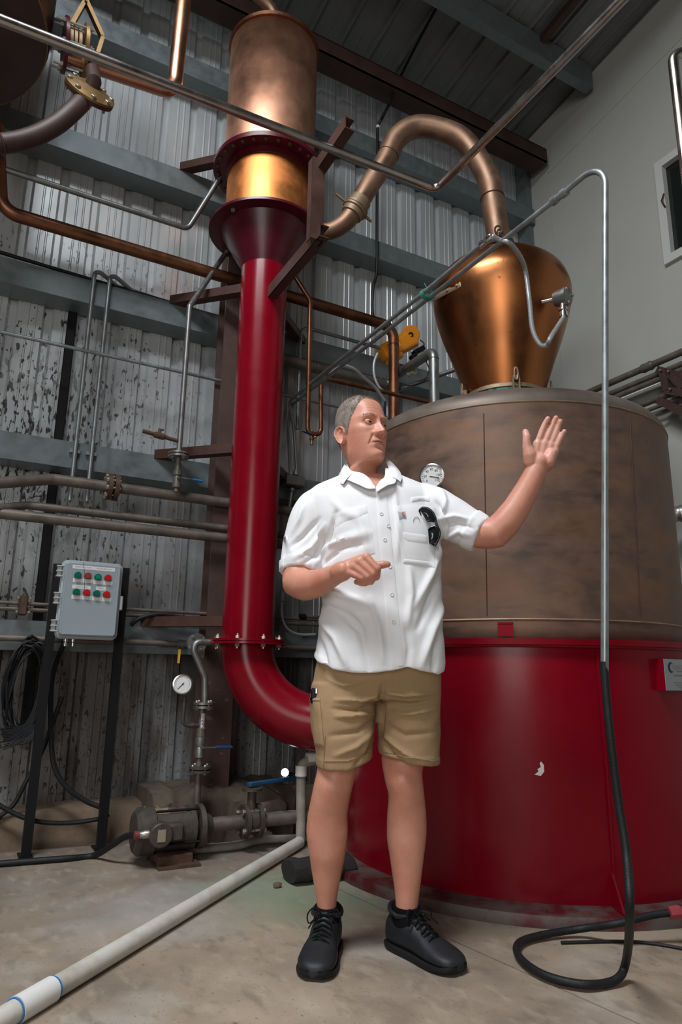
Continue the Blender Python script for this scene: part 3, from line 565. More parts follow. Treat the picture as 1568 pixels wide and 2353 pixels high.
mb = MB(); mb.bar(vb+V(.005, -.02, -.012), vb+V(-.075, -.025, .004), .014, .006, bev=.002); part('lever', mb, M['navy'], dv, 'dark navy lever')
# swan neck
nk = []
zn0 = hd[-1][1]
sw = root('swan_neck', (tx, ty, zn0), 'dull copper swan neck arching from the onion head back to the rectifying column', 'pipe')
nr = hd[-1][0]*.98
top = np.array([tx, ty, zn0]); dirn = unit(V(qx-tx, qy-ty, 0))
def onN(px, py):     # the neck lies in the upright plane through both axes
    nrm = V(-dirn[1], dirn[0], 0); d = ray(px, py); t = (nrm@V(tx, ty, 0)-nrm@CAM)/(nrm@d); return CAM+d*t
mid = [onN(*p) for p in ((1134, 470), (1127, 425), (1104, 375), (1064, 322), (1010, 297), (955, 292), (912, 318), (885, 372), (850, 425), (817, 480), (792, 512), (762, 530), (735, 532))]
path = spline([top-V(0, 0, .02), top+V(0, 0, .05)]+mid+[V(qx, qy, mid[-1][2])+(-dirn)*.25*-1*-1], 7)
rads = list(np.interp(np.linspace(0, 1, len(path)), [0, .12, .5, .72, .82, 1], [nr, nr*.97, nr*.97, nr*.86, nr*.76, nr*.66]))
mb = MB(); mb.tube(path, rads, 32); part('tube', mb, M['copper_aged'], sw)
mb = MB(); mb.lathe([(nr*1.02, 0), (nr*1.25, .0), (nr*1.3, .012), (nr*1.25, .024), (nr*1.02, .03)], top-V(0, 0, .01), n=40); mb.torus(top+V(0, 0, -.02), (0, 0, 1), nr*1.2, .008, 36, 8); part('neck_clamp', mb, M['brown_dk'], sw, 'dark clamp ring')
q = top+unit([-tx, -ty, 0])*nr*1.25; mb = MB(); mb.tube([q+V(.02*math.cos(t)*cr[0], .02*math.cos(t)*cr[1], .045+.03*math.sin(t)) for t in np.linspace(0, 2*PI, 15)[:-1]], .006, 6, loop=True); mb.box(q+V(0, 0, .01), (.03, .03, .03), None, .004); part('toggle', mb, M['brown_dk'], sw)
def near(px, py): p = onN(px, py); return min(range(len(path)), key=lambda i: np.linalg.norm(path[i]-p))
i = near(1131, 458); mb = MB(); mb.torus(path[i], path[i+1]-path[i], rads[i]+.001, .004, 32, 6); part('solder_ring', mb, M['brown_dk'], sw); mb = MB(); i = near(893, 352); mb.torus(path[i], path[i+1]-path[i], rads[i]+.001, .002, 32, 6); part('solder_ring', mb, M['brown_dk'], sw)
i = near(812, 478); ax_ = unit(path[i+1]-path[i-1]); mb = MB(); R_ = rads[i]
mb.lathe([(R_, -.075), (R_*1.12, -.07), (R_*1.18, -.02), (R_*1.32, -.015), (R_*1.32, -.002), (R_*1.15, 0), (R_*1.32, .002), (R_*1.32, .015), (R_*1.18, .02), (R_*1.12, .05), (R_, .055)], path[i], ax_, n=32); un = part('union', mb, M['bronze'], sw, 'tan union nut')
hx = unit(np.cross(ax_, unit(path[i]-CAM))); mb = MB(); c_ = path[i]; mb.tube([c_+hx*R_*1.25, c_+hx*(R_*1.25+.05)], [.011, .008], 10); part('spanner_bar', mb, M['bronze'], un); mb = MB(); mb.tube([c_-hx*R_*1.25, c_-hx*(R_*1.25+.07)], [.011, .008], 10); part('spanner_bar', mb, M['bronze'], un)
# vapour pipe above the drum
zt0 = zt_+.13
pipe('top_vapour_pipe', [V(qx, qy, zt0-.02), V(qx, qy, zt0+.20), PY(575, -8, qy)+V(-.02, 0, .06), PY(500, -60, qy)], .042, 'copper_aged', 'copper bend leaving the lid of the copper drum at the top edge', rad=.14, n=20)
# vapour pipe and wafer valve beside the dark vessel
YV = 3.05
va, vb_, vc = PY(150, 128, YV), PY(424, 222, YV), PY(432, -30, YV)
zv = (va[2]+vb_[2])/2+.0
pipe('vapour_pipe', [va, PY(400, 212, YV), V(PY(400, 212, YV)[0]+.01, YV, vc[2])], .040, 'copper', 'bright copper pipe rising to the top edge left of the drum', rad=.08, n=22)
wv = root('wafer_valve', va, 'bolted wafer flange stack on the copper pipe beside the dark vessel', 'valve')
vx = unit(PY(400, 212, YV)-va); vz = V(0, 0, 1); fc = PY(172, 112, YV)
for k_, o_ in enumerate((-.045, .045)):
    mb = MB(); mb.cyl(fc+vx*(o_-.008), fc+vx*(o_+.008), .125, 40); part('flange', mb, M['brass' if k_ else 'maroon'], wv, 'tan flange' if k_ else 'maroon flange')
for o_ in (-.024, -.004, .016): mb = MB(); mb.cyl(fc+vx*(o_-.007), fc+vx*(o_+.007), .088, 32); part('gasket_plate', mb, M['bronze'], wv)
for t in (.5, 1.6, 2.7, 3.7, 4.75, 5.8):
    e_ = frame(vx); rr_ = fc+.108*(math.cos(t)*e_[0]+math.sin(t)*e_[1]); mb = MB(); mb.cyl(rr_-vx*.095, rr_+vx*.075, .006, 8)
    for o_ in (-.06, .06): mb.lathe([(.012, -.006), (.012, .006)], rr_+vx*o_, vx, n=6)
    part('through_bolt', mb, M['bolt'], wv)
# lower flange pair on the curved pipe
YB = 2.95
fq = PY(207, 211, YB); fa = unit(V(.16, -.80, .50))
lf = root('dished_flange', fq, 'tan bolted flange pair at the end of the curved brown pipe', 'flange')
mb = MB(); mb.lathe([(.04, .03), (.06, .028), (.115, .008), (.115, -.004), (.03, -.004)], fq, fa, n=40); part('upper_flange', mb, M['brass'], lf, 'tan upper flange')
mb = MB(); mb.lathe([(.112, -.022), (.115, -.008), (.115, -.006), (.03, -.006), (.03, -.022)], fq, fa, n=40); part('lower_flange', mb, M['brown_dk'], lf)
e_ = frame(fa)
for t in np.linspace(0, 2*PI, 9)[:-1]: piece('bolt', HB, lf, fq+fa*.01+.098*(math.cos(t)*e_[0]+math.sin(t)*e_[1]), fa)
mb = MB(); mb.tube([fq+fa*.0, fq+fa*.05, PY(212, 150, YV)-V(0, 0, .01), PY(215, 138, YV)], .034, 20); part('stub_pipe', mb, M['brown_dk'], lf)
cvp = spline([fq-fa*.01, PY(172, 250, YB-.03), PY(128, 287, YB-.04), PY(70, 316, YB-.04), PY(0, 330, YB-.04), PY(-90, 325, YB-.04)], 8)
mb = MB(); mb.tube(cvp, .042, 22); mb.torus(PY(2, 330, YB-.04), cvp[-8]-cvp[-12], .044, .005, 24, 6); single('curved_brown_pipe', mb, M['brown_dk'], 'thick dark brown pipe curving down left below the tan flange', 'pipe')
# strap hanger
sh = [PY(163, 62, 3.2), PY(197, 2, 3.2), PY(236, 88, 3.2), PY(224, 125, 3.2)]
mb = MB()
for a_, b_ in ((sh[1], sh[0]), (sh[1], sh[2]), (sh[2], sh[3])): mb.bar(a_, b_, .02, .035, up=(0, 1, 0))
hg = single('strap_hanger', mb, M['brass'], 'bent tan strap hanger above the wafer flanges', 'hanger'); piece('bolt', HBS, hg, sh[1]+V(0, -.02, -.02), (0, -1, 0))
# dark vessel in the top left corner
Rv, vcx, vcy, zvb = .65, -.622, 3.037, 3.701
ves = root('dark_vessel', (vcx, vcy, zvb), 'huge dark brown copper vessel cut off by the upper left corner', 'vessel')
mb = MB(); mb.lathe([(Rv*.985, zvb-.0), (Rv*.995, zvb+.01), (Rv, zvb+.03), (Rv, zvb+1.2), (.1, zvb+1.4)], (vcx, vcy, 0), n=80, cap0=False); part('shell', mb, mat('dark_brown_copper', (.06, .022, .016), .45, .4, .3, 5), ves)
mb = MB(); mb.lathe([(.02, zvb-.15), (Rv*.35, zvb-.138), (Rv*.65, zvb-.095), (Rv*.88, zvb-.038), (Rv*.985, zvb)], (vcx, vcy, 0), n=64); part('dished_bottom', mb, M['brown_dk'], ves)
mb = MB(); mb.torus((vcx, vcy, zvb+.002), (0, 0, 1), Rv*.985, .005, 80, 6); part('seam_ring', mb, M['brass'], ves)
# ================================================================== pipes along the back wall
pe = PY(517, 390, 3.60)
a, b = PY(-20, 379, 3.70), PY(432, 526, 3.70); pipe('upper_wall_pipe', [a, b, V(b[0]+.12, 3.55, b[2]+.0) if False else pe], .0165, 'steel', 'grey steel pipe across the upper wall ending under the drum flange', rad=.05)
a, b = PY(-20, 758, 3.835), PY(960, 981, 3.835); b[2] = a[2]
pipe('thin_wall_conduit', [a, b], .0105, 'galv', 'thin galvanised conduit running straight along the whole wall', 'conduit')
for (p, lab) in (([(159, 1150), (213, 668), (243, 650), (362, 682)], 'galvanised conduit bent over the girt, left of a pair'), ([(187, 1150), (248, 682), (275, 660), (330, 678)], 'galvanised conduit bent over the girt, right of a pair')):
    x_ = PY(*p[1], 3.85); bt = PY(*p[0], 3.85); bt[0] = x_[0]; tp = V(x_[0], 3.85, 3.115)
    pts = fillet([bt, tp, V(tp[0]+.03, 3.86, 3.135)+0, V(tp[0]+.14, 3.93, 3.115), V(tp[0]+.45, 3.95, 3.10)], [0, .05, .06, .05, 0], 6)
    cdt = root('bent_conduit', bt, lab, 'conduit'); mb = MB(); mb.tube(pts, .0125, 12); part('pipe', mb, M['galv'], cdt)
    mb = MB(); mb.box(V(x_[0]-.0, 3.868, 2.02), (.055, .022, .02)); part('saddle', mb, M['galv'], cdt)
mb = MB(); mb.tube(spline([V(-.6, 3.9, 3.13), V(.3, 3.92, 3.11), V(.75, 3.93, 3.105), V(1.3, 3.95, 3.10)], 6), .011, 8); mb.tube(spline([V(-.6, 3.95, 3.12), V(.4, 3.97, 3.10), V(.85, 3.97, 3.10), V(1.3, 3.97, 3.09)], 6), .009, 8)
single('girt_cable', mb, M['cable'], 'black cables lying on top of the wall girt', 'cable')
# steel pipe with flange and blue lever valve left of the riser
YS = 3.58
s0 = PY(438, 705, YS); sp_ = root('sample_pipe', PY(404, 1130, YS), 'steel pipe with a flange and bright blue lever valve dropping left of the red riser', 'pipe')
xb = PY(409, 1040, YS); x_ = (s0[0]+xb[0])/2; zfl = xb[2]
mb = MB(); mb.tube(fillet([aim(503, 588, .325, zcone-.004), V(x_, YS, s0[2]), V(x_, YS, zfl)], .04, 6), .0155, 12); part('pipe', mb, M['steel'], sp_)
mb = MB(); mb.lathe([(.016, -.012), (.056, -.012), (.056, -.002), (.016, -.001)], V(x_, YS, zfl), n=28); mb.lathe([(.016, -.03), (.056, -.03), (.056, -.018), (.016, -.018)], V(x_, YS, zfl), n=28); part('flange', mb, M['steel'], sp_)
for i in range(4): piece('bolt', HBS, sp_, V(x_+.042*math.cos(i*PI/2+.4), YS+.042*math.sin(i*PI/2+.4), zfl-.03), (0, 0, -1))
ze = PY(403, 1130, YS)[2]; zb_ = PY(404, 1100, YS)[2]
mb = MB(); mb.cyl((x_, YS, zfl-.03), (x_, YS, ze), .0145, 12); mb.lathe([(.015, .05), (.024, .045), (.024, .02), (.018, .015), (.024, -.02), (.024, -.05), (.016, -.055)], V(x_, YS, zb_), n=12); part('valve_body', mb, M['rustpipe'], sp_)
mb = MB(); mb.bar(V(x_+.01, YS-.03, zb_), V(x_+.075, YS-.035, zb_), .014, .004); mb.cyl(V(x_, YS, zb_), V(x_, YS-.035, zb_), .007, 8); part('lever', mb, M['steel'], sp_)
mb = MB(); mb.bar(V(x_+.075, YS-.035, zb_), V(x_+.135, YS-.036, zb_-.004), .02, .012, bev=.004); part('lever_grip', mb, M['blue'], sp_, 'bright blue grip')
zs = zfl+.065; mb = MB(); mb.tube([V(x_, YS, zs), V(x_-.205, YS-.01, zs+.02)], .011, 10); mb.lathe([(.013, -.03), (.018, -.025), (.018, .025), (.013, .03)], V(x_-.115, YS-.005, zs+.011), (-1, 0, .1), n=12); mb.cyl(V(x_-.115, YS-.005, zs+.01), V(x_-.115, YS-.005, zs+.045), .009, 8); mb.box(V(x_-.108, YS-.005, zs+.047), (.03, .012, .008)); part('side_cock', mb, M['rust'], sp_)
# three big brownish pipes at chest height
Y1 = 3.72
p1 = [PY(-40, 1112, 3.60), PY(122, 1101, Y1), PY(620, 1171, Y1), PY(720, 1186, Y1)]; p1[2][2] = p1[3][2] = p1[1][2]
fp = root('flanged_pipe', p1[1], 'brownish steel pipe with a rusty flange, uppermost of the big wall pipes', 'pipe')
mb = MB(); mb.tube(fillet(p1, .06, 6), .029, 18); part('pipe', mb, M['rustpipe'], fp)
fcn = PY(258, 1121, Y1); fcn[2] = p1[1][2]; mb = MB()
for o_ in (-.017, .017): mb.cyl(fcn+V(o_-.011, 0, 0), fcn+V(o_+.011, 0, 0), .072, 30)
part('flange', mb, M['rust'], fp)
for i in range(8): t = i*PI/4+.3; piece('bolt', HB, fp, fcn+V(-.028, .055*math.cos(t), .055*math.sin(t)), (-1, 0, 0)); piece('bolt', HBS, fp, fcn+V(.028, .055*math.cos(t), .055*math.sin(t)), (1, 0, 0))
a, b = PY(-60, 1173, 3.58), PY(64, 1161, 3.74); c_ = PY(750, 1236, 3.74); c_[2] = b[2]
pipe('middle_wall_pipe', [a, b, c_], .0215, 'rustpipe', 'dark brownish pipe with a slight bend, middle of the big wall pipes')
a, b = PY(-60, 1173, 3.66), PY(750, 1260, 3.66); b[2] = a[2]
pipe('lower_wall_pipe', [a, b], .027, 'rustpipe', 'plain brownish grey pipe, lowest of the big wall pipes')
a, b = PY(-40, 1464, 3.845), PY(418, 1485, 3.845); b[2] = a[2]
gp = root('gas_pipe', a, 'grey pipe low on the wall with a yellow lever cock at its right end', 'pipe')
mb = MB(); mb.tube([a, b], .0165, 14); mb.tube([V(b[0]+.45, 3.845, a[2]-.0), V(b[0]+.95, 3.845, a[2])], .0165, 12); part('pipe', mb, M['rustpipe'], gp)
mb = MB(); mb.lathe([(.018, -.03), (.024, -.025), (.024, .025), (.018, .03)], b, (1, 0, 0), n=12); mb.tube([b, b+V(-.0, -.03, -.02)], .005, 6); part('cock', mb, M['steel'], gp)
mb = MB(); mb.bar(PY(413, 1492, 3.80), PY(410, 1524, 3.79), .013, .004, up=(0, 1, 0)); part('lever', mb, mat('yellow_vinyl', (.62, .36, .01), .45), gp, 'yellow lever')
for (l_, r_, yy, rr_, lab) in ((-30, 112, 3.85, .010, 'upper small pipe low on the wall with a rusty clamp'), (-30, 112, 3.86, .012, 'lower small pipe low on the wall with a rusty clamp')):
    dy = 0 if rr_ < .011 else 14; a = PY(l_, 1382+dy, yy); b = PY(760, 1427+dy, yy); b[2] = a[2]; pipe('small_wall_pipe', [a, b], rr_, 'rustpipe', lab, group=None)
q = PY(53, 1391, 3.85); mb = MB(); mb.box(q, (.04, .06, .10), bev=.006); rc = single('pipe_clamp', mb, M['rust'], 'rusty clamp block gripping the two small low pipes', 'clamp')
for s1_ in (-1, 1):
    for s2_ in (-1, 1): piece('bolt', HBS, rc, q+V(s1_*.028, -.03, s2_*.035), (0, -1, 0))
mb = MB(); mb.tube(spline([PY(300, 1437, 3.83), PY(322, 1421, 3.82), PY(365, 1411, 3.82), PY(412, 1418, 3.82), PY(455, 1432, 3.83), PY(520, 1436, 3.83)], 8), .012, 8); single('loose_hose', mb, M['rubber'], 'black hose arching over the low pipes right of the control box', 'hose')
# right of the riser: conduits, box, grey service pipe and valve
x_ = PY(690, 800, 3.84); cdp = [PY(678, 985, 3.84), PY(690, 790, 3.84), PY(718, 757, 3.84), PY(818, 800, 3.84), PY(900, 836, 3.84)]; cdp[0][0] = cdp[1][0]
pipe('looped_conduit', [cdp[0], V(cdp[1][0], 3.84, PY(718, 757, 3.84)[2]), V(cdp[4][0], 3.84, PY(718, 757, 3.84)[2])], .0125, 'galv', 'galvanised conduit with one bend right of the red riser', 'conduit', rad=.07)
jb = root('junction_box', PY(672, 1118, 3.86), 'grey junction box on the girt right of the red riser', 'box')
a, b = PY(652, 1092, 3.84), PY(695, 1122, 3.84); mb = MB(); mb.box(((a[0]+b[0])/2, 3.84, (a[2]+b[2])/2), (b[0]-a[0], .09, a[2]-b[2]), bev=.005); part('enclosure', mb, M['steel'], jb)
for px in (668, 680): q = PY(px, 1090, 3.86); mb = MB(); mb.lathe([(.018, -.005), (.018, .012), (.014, .014), (.014, .028)], q, n=8); part('hub', mb, M['galv'], jb)
a = PY(672, 1122, 3.84); mb = MB(); mb.lathe([(.018, 0), (.018, -.02), (.012, -.022)], a, n=10); mb.tube([a, PY(668, 1150, 3.84), PY(664, 1175, 3.84)], .0105, 10); part('nipple', mb, M['galv'], jb)
a, b = PY(610, 816, 3.81), PY(885, 889, 3.81); b[2] = a[2]
sv = root('service_pipe', a, 'thick grey service pipe feeding the motor valve behind the copper leg', 'pipe')
rv = PY(997, 806, 3.35); rv2 = PY(948, 842, 3.62)
mb = MB(); mb.tube([a, b], .036, 18); mb.torus(PY(727, 845, 3.81)*V(1, 1, 0)+V(0, 0, a[2]), (1, 0, 0), .037, .003, 24, 6); part('pipe', mb, M['rustpipe'], sv)
mb = MB(); dn = PY(997, 930, 3.35); dn[0] = rv[0]; mb.tube(fillet([V(rv[0], 3.84, rv[2]), rv, V(rv[0], 3.35, 1.95)], .055, 8), .033, 20); mb.torus(V(rv[0], 3.35, rv[2]-.06), (0, 0, 1), .0335, .0025, 24, 6); part('feed_leg', mb, M['steel'], sv, 'grey elbow and leg')
mb = MB(); mb.tube([V(rv[0]-.02, 3.85, rv[2]-.12), V(rv[0]+.35, 3.2, rv[2]-.02)], .016, 10); part('branch', mb, M['steel'], sv)
q = PY(893, 882, 3.82); mb = MB(); mb.lathe([(.03, -.06), (.055, -.055), (.055, -.04), (.035, -.035), (.035, .03), (.055, .035), (.055, .05), (.03, .055)], q, unit(V(.75, -.55, .15)), n=24); mb.box(q+V(.01, -.01, .045), (.06, .06, .07), bev=.01); mb.box(q+V(.02, -.03, -.03), (.05, .05, .05), bev=.01); mb.tube([b, q-V(.05, -.05, 0)], .034, 14); part('valve_body', mb, M['steel'], sv)
q = PY(946, 853, 3.66); mb = MB(); mb.lathe([(.018, -.04), (.03, -.035), (.03, .03), (.02, .035)], q, unit(V(.6, -.7, .3)), n=14); mb.torus(q+V(.0, -.03, -.01), (0, 1, 0), .02, .008, 16, 8); part('strainer', mb, mat('cream_plastic', (.42, .40, .27), .5), sv, 'cream plastic union')
# orange actuator
ac_ = root('valve_actuator', PY(905, 815, 3.84), 'orange electric valve actuator behind the falling copper pipe', 'actuator')
A0, A1 = PY(881, 812, 3.86), PY(940, 782, 3.84); ax_ = unit(A1-A0); upv_ = unit(V(0, 0, 1)-ax_*ax_[2]); sdv = np.cross(ax_, upv_)
def rsec(c, w, h, k=4):
    out = []
    for i in range(4*k):
        t = 2*PI*(i+.5)/(4*k); out.append(c+sdv*w*math.copysign(abs(math.cos(t))**.5, math.cos(t))+upv_*h*math.copysign(abs(math.sin(t))**.5, math.sin(t)))
    return out
L_ = np.linalg.norm(A1-A0)
mb = MB(); mb.rings([rsec(A0+ax_*s_, w, h) for s_, w, h in ((-.028, .03, .03), (-.02, .05, .052), (0, .058, .062), (L_*.55, .058, .064), (L_*.56, .06, .068), (L_*1.1, .06, .072))]); mb.rings([rsec(A0+ax_*s_-upv_*.04, w, h) for s_, w, h in ((-.01, .03, .05), (.0, .045, .055), (L_*.45, .045, .055), (L_*.5, .03, .05))]); part('housing', mb, M['orange'], ac_)
ec = PY(944, 769, 3.79); en = unit(CAM-ec+V(.5, 0, .2)); R_ = 21/1569*np.linalg.norm(ec-CAM)*.95
mb = MB(); mb.lathe([(R_*.98, -.10), (R_*1.03, -.02), (R_*1.03, 0), (R_*.94, .006), (0, .007)], ec, en, n=36); part('end_cap', mb, M['orange'], ac_, 'round orange cover')
mb = MB(); mb.torus(ec+en*.013, en, R_*.22, .005, 20, 8); part('cap_plug', mb, M['blk'], ac_)
e1 = unit(np.cross((0, 0, 1), -fw)); q = PY(897, 800, 3.48); nrm_ = sdv if sdv@(CAM-q) > 0 else -sdv; ql = A0+ax_*L_*.42+nrm_*.0588
mb = MB(); mb.box(ql+upv_*-.004, (.035, .027, .002), (ax_, upv_, nrm_)); part('rating_label', mb, M['label'], ac_, 'grey rating label')
text_on('BERNARD', .013, M['ink'], ac_, A0+ax_*L_*.18+nrm_*.0592+upv_*.022, ax_ if ax_@cr > 0 else -ax_, upv_)
mb = MB(); q = PY(962, 806, 3.80); mb.box(q, (.10, .06, .035), (ax_, sdv, upv_), .005); mb.box(q-ax_*.07-upv_*.03, (.05, .05, .05), (ax_, sdv, upv_), .005); mb.cyl(q+nrm_*.025+ax_*-.02, q+nrm_*.036+ax_*-.02, .008, 10); part('switch_box', mb, M['blk'], ac_, 'black switch box')
for lab, pts, r_ in (('thin black cable looping below the motor valve', [(966, 781, 3.45), (975, 790, 3.42), (972, 802, 3.45), (980, 830, 3.45), (986, 850, 3.4), (975, 875, 3.4), (950, 885, 3.4), (930, 885, 3.45)], .004), ('grey cable drooping left of the orange actuator', [(868, 812, 3.5), (860, 835, 3.5), (861, 865, 3.5), (872, 890, 3.5), (890, 905, 3.5)], .009), ('grey flexible conduit drooping from the long conduit run', [(757, 862, 3.3), (775, 847, 3.3), (793, 841, 3.3), (815, 849, 3.3), (838, 870, 3.32), (862, 890, 3.34), (884, 921, 3.36)], .0105)):
    mb = MB(); mb.tube(spline([PY(*p) for p in pts], 8), r_, 10); single('drooping_cable', mb, M['cable' if r_ < .005 else 'grey_hose'], lab, 'cable')
q = PY(884, 935, 3.5); lv = root('lever_valve', q, 'small valve with upright dark navy lever behind the head of the man', 'valve')
mb = MB(); mb.bar(q+V(-.004, 0, -.06), q+V(0, 0, .045), .022, .012, up=(0, 1, 0), bev=.004); part('lever', mb, M['navy'], lv); mb = MB(); mb.tube([q+V(.018, .02, -.15), q+V(.018, .02, .04)], .006, 8); mb.lathe([(.015, -.03), (.022, -.02), (.022, .02), (.015, .03)], q+V(0, .02, -.09), (1, 0, 0), n=12); part('valve_body', mb, M['steel'], lv)
mb = MB(); q = PY(697, 1417, 3.80); mb.tube([PY(792, 1420, 3.80), q], .010, 10); ns = single('capped_nipple', mb, M['steel'], 'thin grey pipe stub with a black cap behind the waist of the man', 'pipe'); mb = MB(); mb.lathe([(.011, -.02), (.018, -.015), (.018, .02), (.012, .024)], q, (-1, 0, 0), n=12); part('cap', mb, M['blk'], ns, 'black cap')
mb = MB(); pts = [PY(x_, y_, 3.82) for x_, y_ in ((650, 1335, ), (649, 1370), (648, 1405), (652, 1430), (666, 1449), (690, 1458), (725, 1458))]; mb.tube(spline(pts, 6), .0085, 8); mb.lathe([(.010, -.03), (.015, -.028), (.015, .028), (.010, .03)], pts[1], n=10); single('drooping_cable', mb, M['grey_hose'], 'thin grey conduit bending away low beside the red riser', 'cable')
# hanging black cable down the wall
k0 = PY(868, 300, 3.86); pts = [V(*PX(1000, 20, 0)*0+PD(1000, 20, 3.0))]
def onroof(px, py, drop=.05):
    d = ray(px, py); t = ((5.69+.117*3.955-drop)-CAMZ)/(d[2]+.117*d[1]); return CAM+d*t
pts = [onroof(1003, 18), onroof(955, 108), onroof(915, 188), PY(898, 232, 3.62), PY(880, 268, 3.80), PY(869, 292, 3.85), PY(868, 330, 3.86), PY(867, 480, 3.86), PY(866, 620, 3.86), PY(858, 660, 3.85), PY(856, 715, 3.85), PY(866, 760, 3.85)]
hc_ = root('hanging_cable', pts[-1], 'black cable hanging from the roof down the corrugated wall behind swan neck', 'cable'); mb = MB(); mb.tube(spline(pts, 6), .012, 8); part('cable', mb, M['cable'], hc_)
mb = MB(); mb.cyl(pts[5]+V(0, -.0, -.01), pts[5]+V(0, 0, .012), .0145, 10); part('tie', mb, M['white'], hc_)
# ================================================================== right wall services
for i, (pa, pb, r_, lab) in enumerate((((1350, 901), (1568, 811), .024, 'topmost thick pipe'), ((1402, 905), (1568, 836), .019, 'second pipe'), ((1412, 915), (1568, 849), .021, 'third pipe, close under the second one,'), ((1430, 916), (1568, 858), .006, 'thin bare wire under the third pipe'), ((1470, 934), (1568, 893), .022, 'fifth pipe'), ((1486, 946), (1568, 912), .014, 'sixth thinner pipe'), ((1500, 956), (1568, 929), .010, 'lowest thin pipe'))):
    a, b = PX(*pa, XW-.10), PX(*pb, XW-.10); z_ = (a[2]+b[2])/2; mb = MB(); mb.tube([V(XW-.10, 3.9, z_), V(XW-.10, 1.2, z_)], r_, 12)
    if i == 0: q = PX(1488, 843, XW-.10); mb.lathe([(.026, -.05), (.034, -.03), (.03, 0), (.034, .03), (.026, .05)], V(XW-.10, q[1], z_), (0, 1, 0), n=12)
    single('wall_service_pipe', mb, M['rustpipe' if r_ > .007 else 'white'], lab+' along the pale plaster wall right of pot', 'pipe')
bk = root('pipe_rack', PX(1540, 900, XW-.1), 'dark brown steel rack holding the pipes on the plaster wall', 'rack')
for nm, a, b, w in (('hanger', PX(1524, 850, XW-.14), PX(1536, 897, XW-.14), .04), ('brace', PX(1540, 858, XW-.14), PX(1572, 890, XW-.14), .03), ('cross_bar', PX(1512, 850, XW-.13), PX(1580, 868, XW-.13), .03), ('foot', PX(1530, 897, XW-.14), PX(1580, 905, XW-.14), .035), ('lower_arm', PX(1517, 921, XW-.14), PX(1590, 955, XW-.14), .06)):
    mb = MB(); mb.bar(a, b, .05, w, up=(1, 0, 0)); part(nm, mb, M['brown_dk'], bk)
for px, py in ((1519, 851), (1537, 853), (1541, 894)): piece('bolt', HBS, bk, PX(px, py, XW-.17), (-1, 0, 0))
M['foil'] = mat('crumpled_foil', (.50, .50, .49), .38, .8, .3, 25, bump=.6, bscale=40)
# bent stainless pipe at the right edge
YE = 1.55
e0, e1 = PD(1549, 135, 2.6), PD(1571, 360, 2.6); ex = (e0+e1)/2
mb = MB(); mb.tube(fillet([V(ex[0], ex[1], e1[2]-.9), V(ex[0], ex[1], e0[2]+.03), V(ex[0]+.6, ex[1]-.35, e0[2]+.03)], .045, 8), .020, 18); single('bent_pipe', mb, M['stainless'], 'shiny bent steel pipe at the upper right edge', 'pipe')
# ribbed foil duct
q = PX(1525, 1183, XW-.25); mb = MB(); dv_ = V(.55, -.83, 0); rr_ = []; P_ = []
for k_ in range(28): P_.append(q+dv_*(k_*.012)); rr_.append(.052+.004*math.sin(k_*1.6))
mb.tube(P_, rr_, 20); single('foil_duct', mb, M['foil'], 'ribbed silver duct end right of the copper pot', 'duct', ang=80)

# ================================================================== control box on its stand
YC = 3.70
lg = [PY(130, 1300, YC)[0], PY(62, 1968, YC)[0], PY(288, 1312, YC)[0], PY(230, 1953, YC)[0]]; xl, xr_ = (lg[0]+lg[1])/2, (lg[2]+lg[3])/2
sd_ = root('panel_stand', ((xl+xr_)/2, YC, 0), 'black two-legged steel stand carrying the pale control box', 'stand')
ztop = PY(288, 1306, YC)[2]
for x_, zt2 in ((xl, PY(130, 1296, YC)[2]), (xr_, ztop)):
    mb = MB(); mb.box((x_, YC, zt2/2), (.042, .035, zt2)); mb.box((x_, YC+.03, .003), (.06, .12, .006)); part('leg', mb, M['blk'], sd_)
mb = MB(); mb.box(((xl+xr_)/2, YC, 1.05), (xr_-xl, .03, .04)); part('cross_bar', mb, M['blk'], sd_)
Yf = 3.55
tl, trr, brr, bll = [PY(px, py, Yf) for px, py in ((152, 1290), (281, 1300), (265, 1466), (134, 1458))]
bx0, bx1, bz0, bz1 = (tl[0]+bll[0])/2, (trr[0]+brr[0])/2, (bll[2]+brr[2])/2, (tl[2]+trr[2])/2; bw, bh = bx1-bx0, bz1-bz0; bcx, bcz = (bx0+bx1)/2, (bz0+bz1)/2
bxo = root('control_box', (bcx, 3.61, bz0), 'pale grey control box with red and green buttons on black stand', 'control box')
def rrect(w, h, r, y, cx=bcx, cz=bcz, k=5):
    out = []
    for sx, sz, a0 in ((1, 1, 0), (-1, 1, PI/2), (-1, -1, PI), (1, -1, 3*PI/2)):
        for i in range(k+1): t = a0+PI/2*i/k; out.append(V(cx+sx*(w/2-r)+r*math.cos(t), y, cz+sz*(h/2-r)+r*math.sin(t)))
    return out
mb = MB(); mb.rings([rrect(bw+.01, bh+.01, .025, 3.68), rrect(bw+.012, bh+.012, .026, 3.60), rrect(bw+.028, bh+.028, .03, 3.598), rrect(bw+.028, bh+.028, .03, 3.59)]); part('body', mb, M['panel_edge'], bxo)
mb = MB(); mb.rings([rrect(bw+.02, bh+.02, .026, 3.588), rrect(bw+.02, bh+.02, .026, 3.575), rrect(bw, bh, .016, 3.572), rrect(bw-.002, bh-.002, .016, 3.555), rrect(bw-.014, bh-.014, .012, Yf-.001), rrect(bw-.03, bh-.03, .01, Yf)]); door = part('door', mb, M['panel'], bxo, 'pale blue grey door')
for f_ in (.13, .5, .87):
    z_ = bz1-bh*f_; mb = MB(); mb.box((bx0-.022, 3.585, z_), (.02, .03, .058), bev=.004)
    for dz in (-.025, 0, .025): mb.box((bx0-.022, 3.575, z_+dz), (.03, .03, .005))
    part('hinge', mb, M['panel_edge'], bxo)
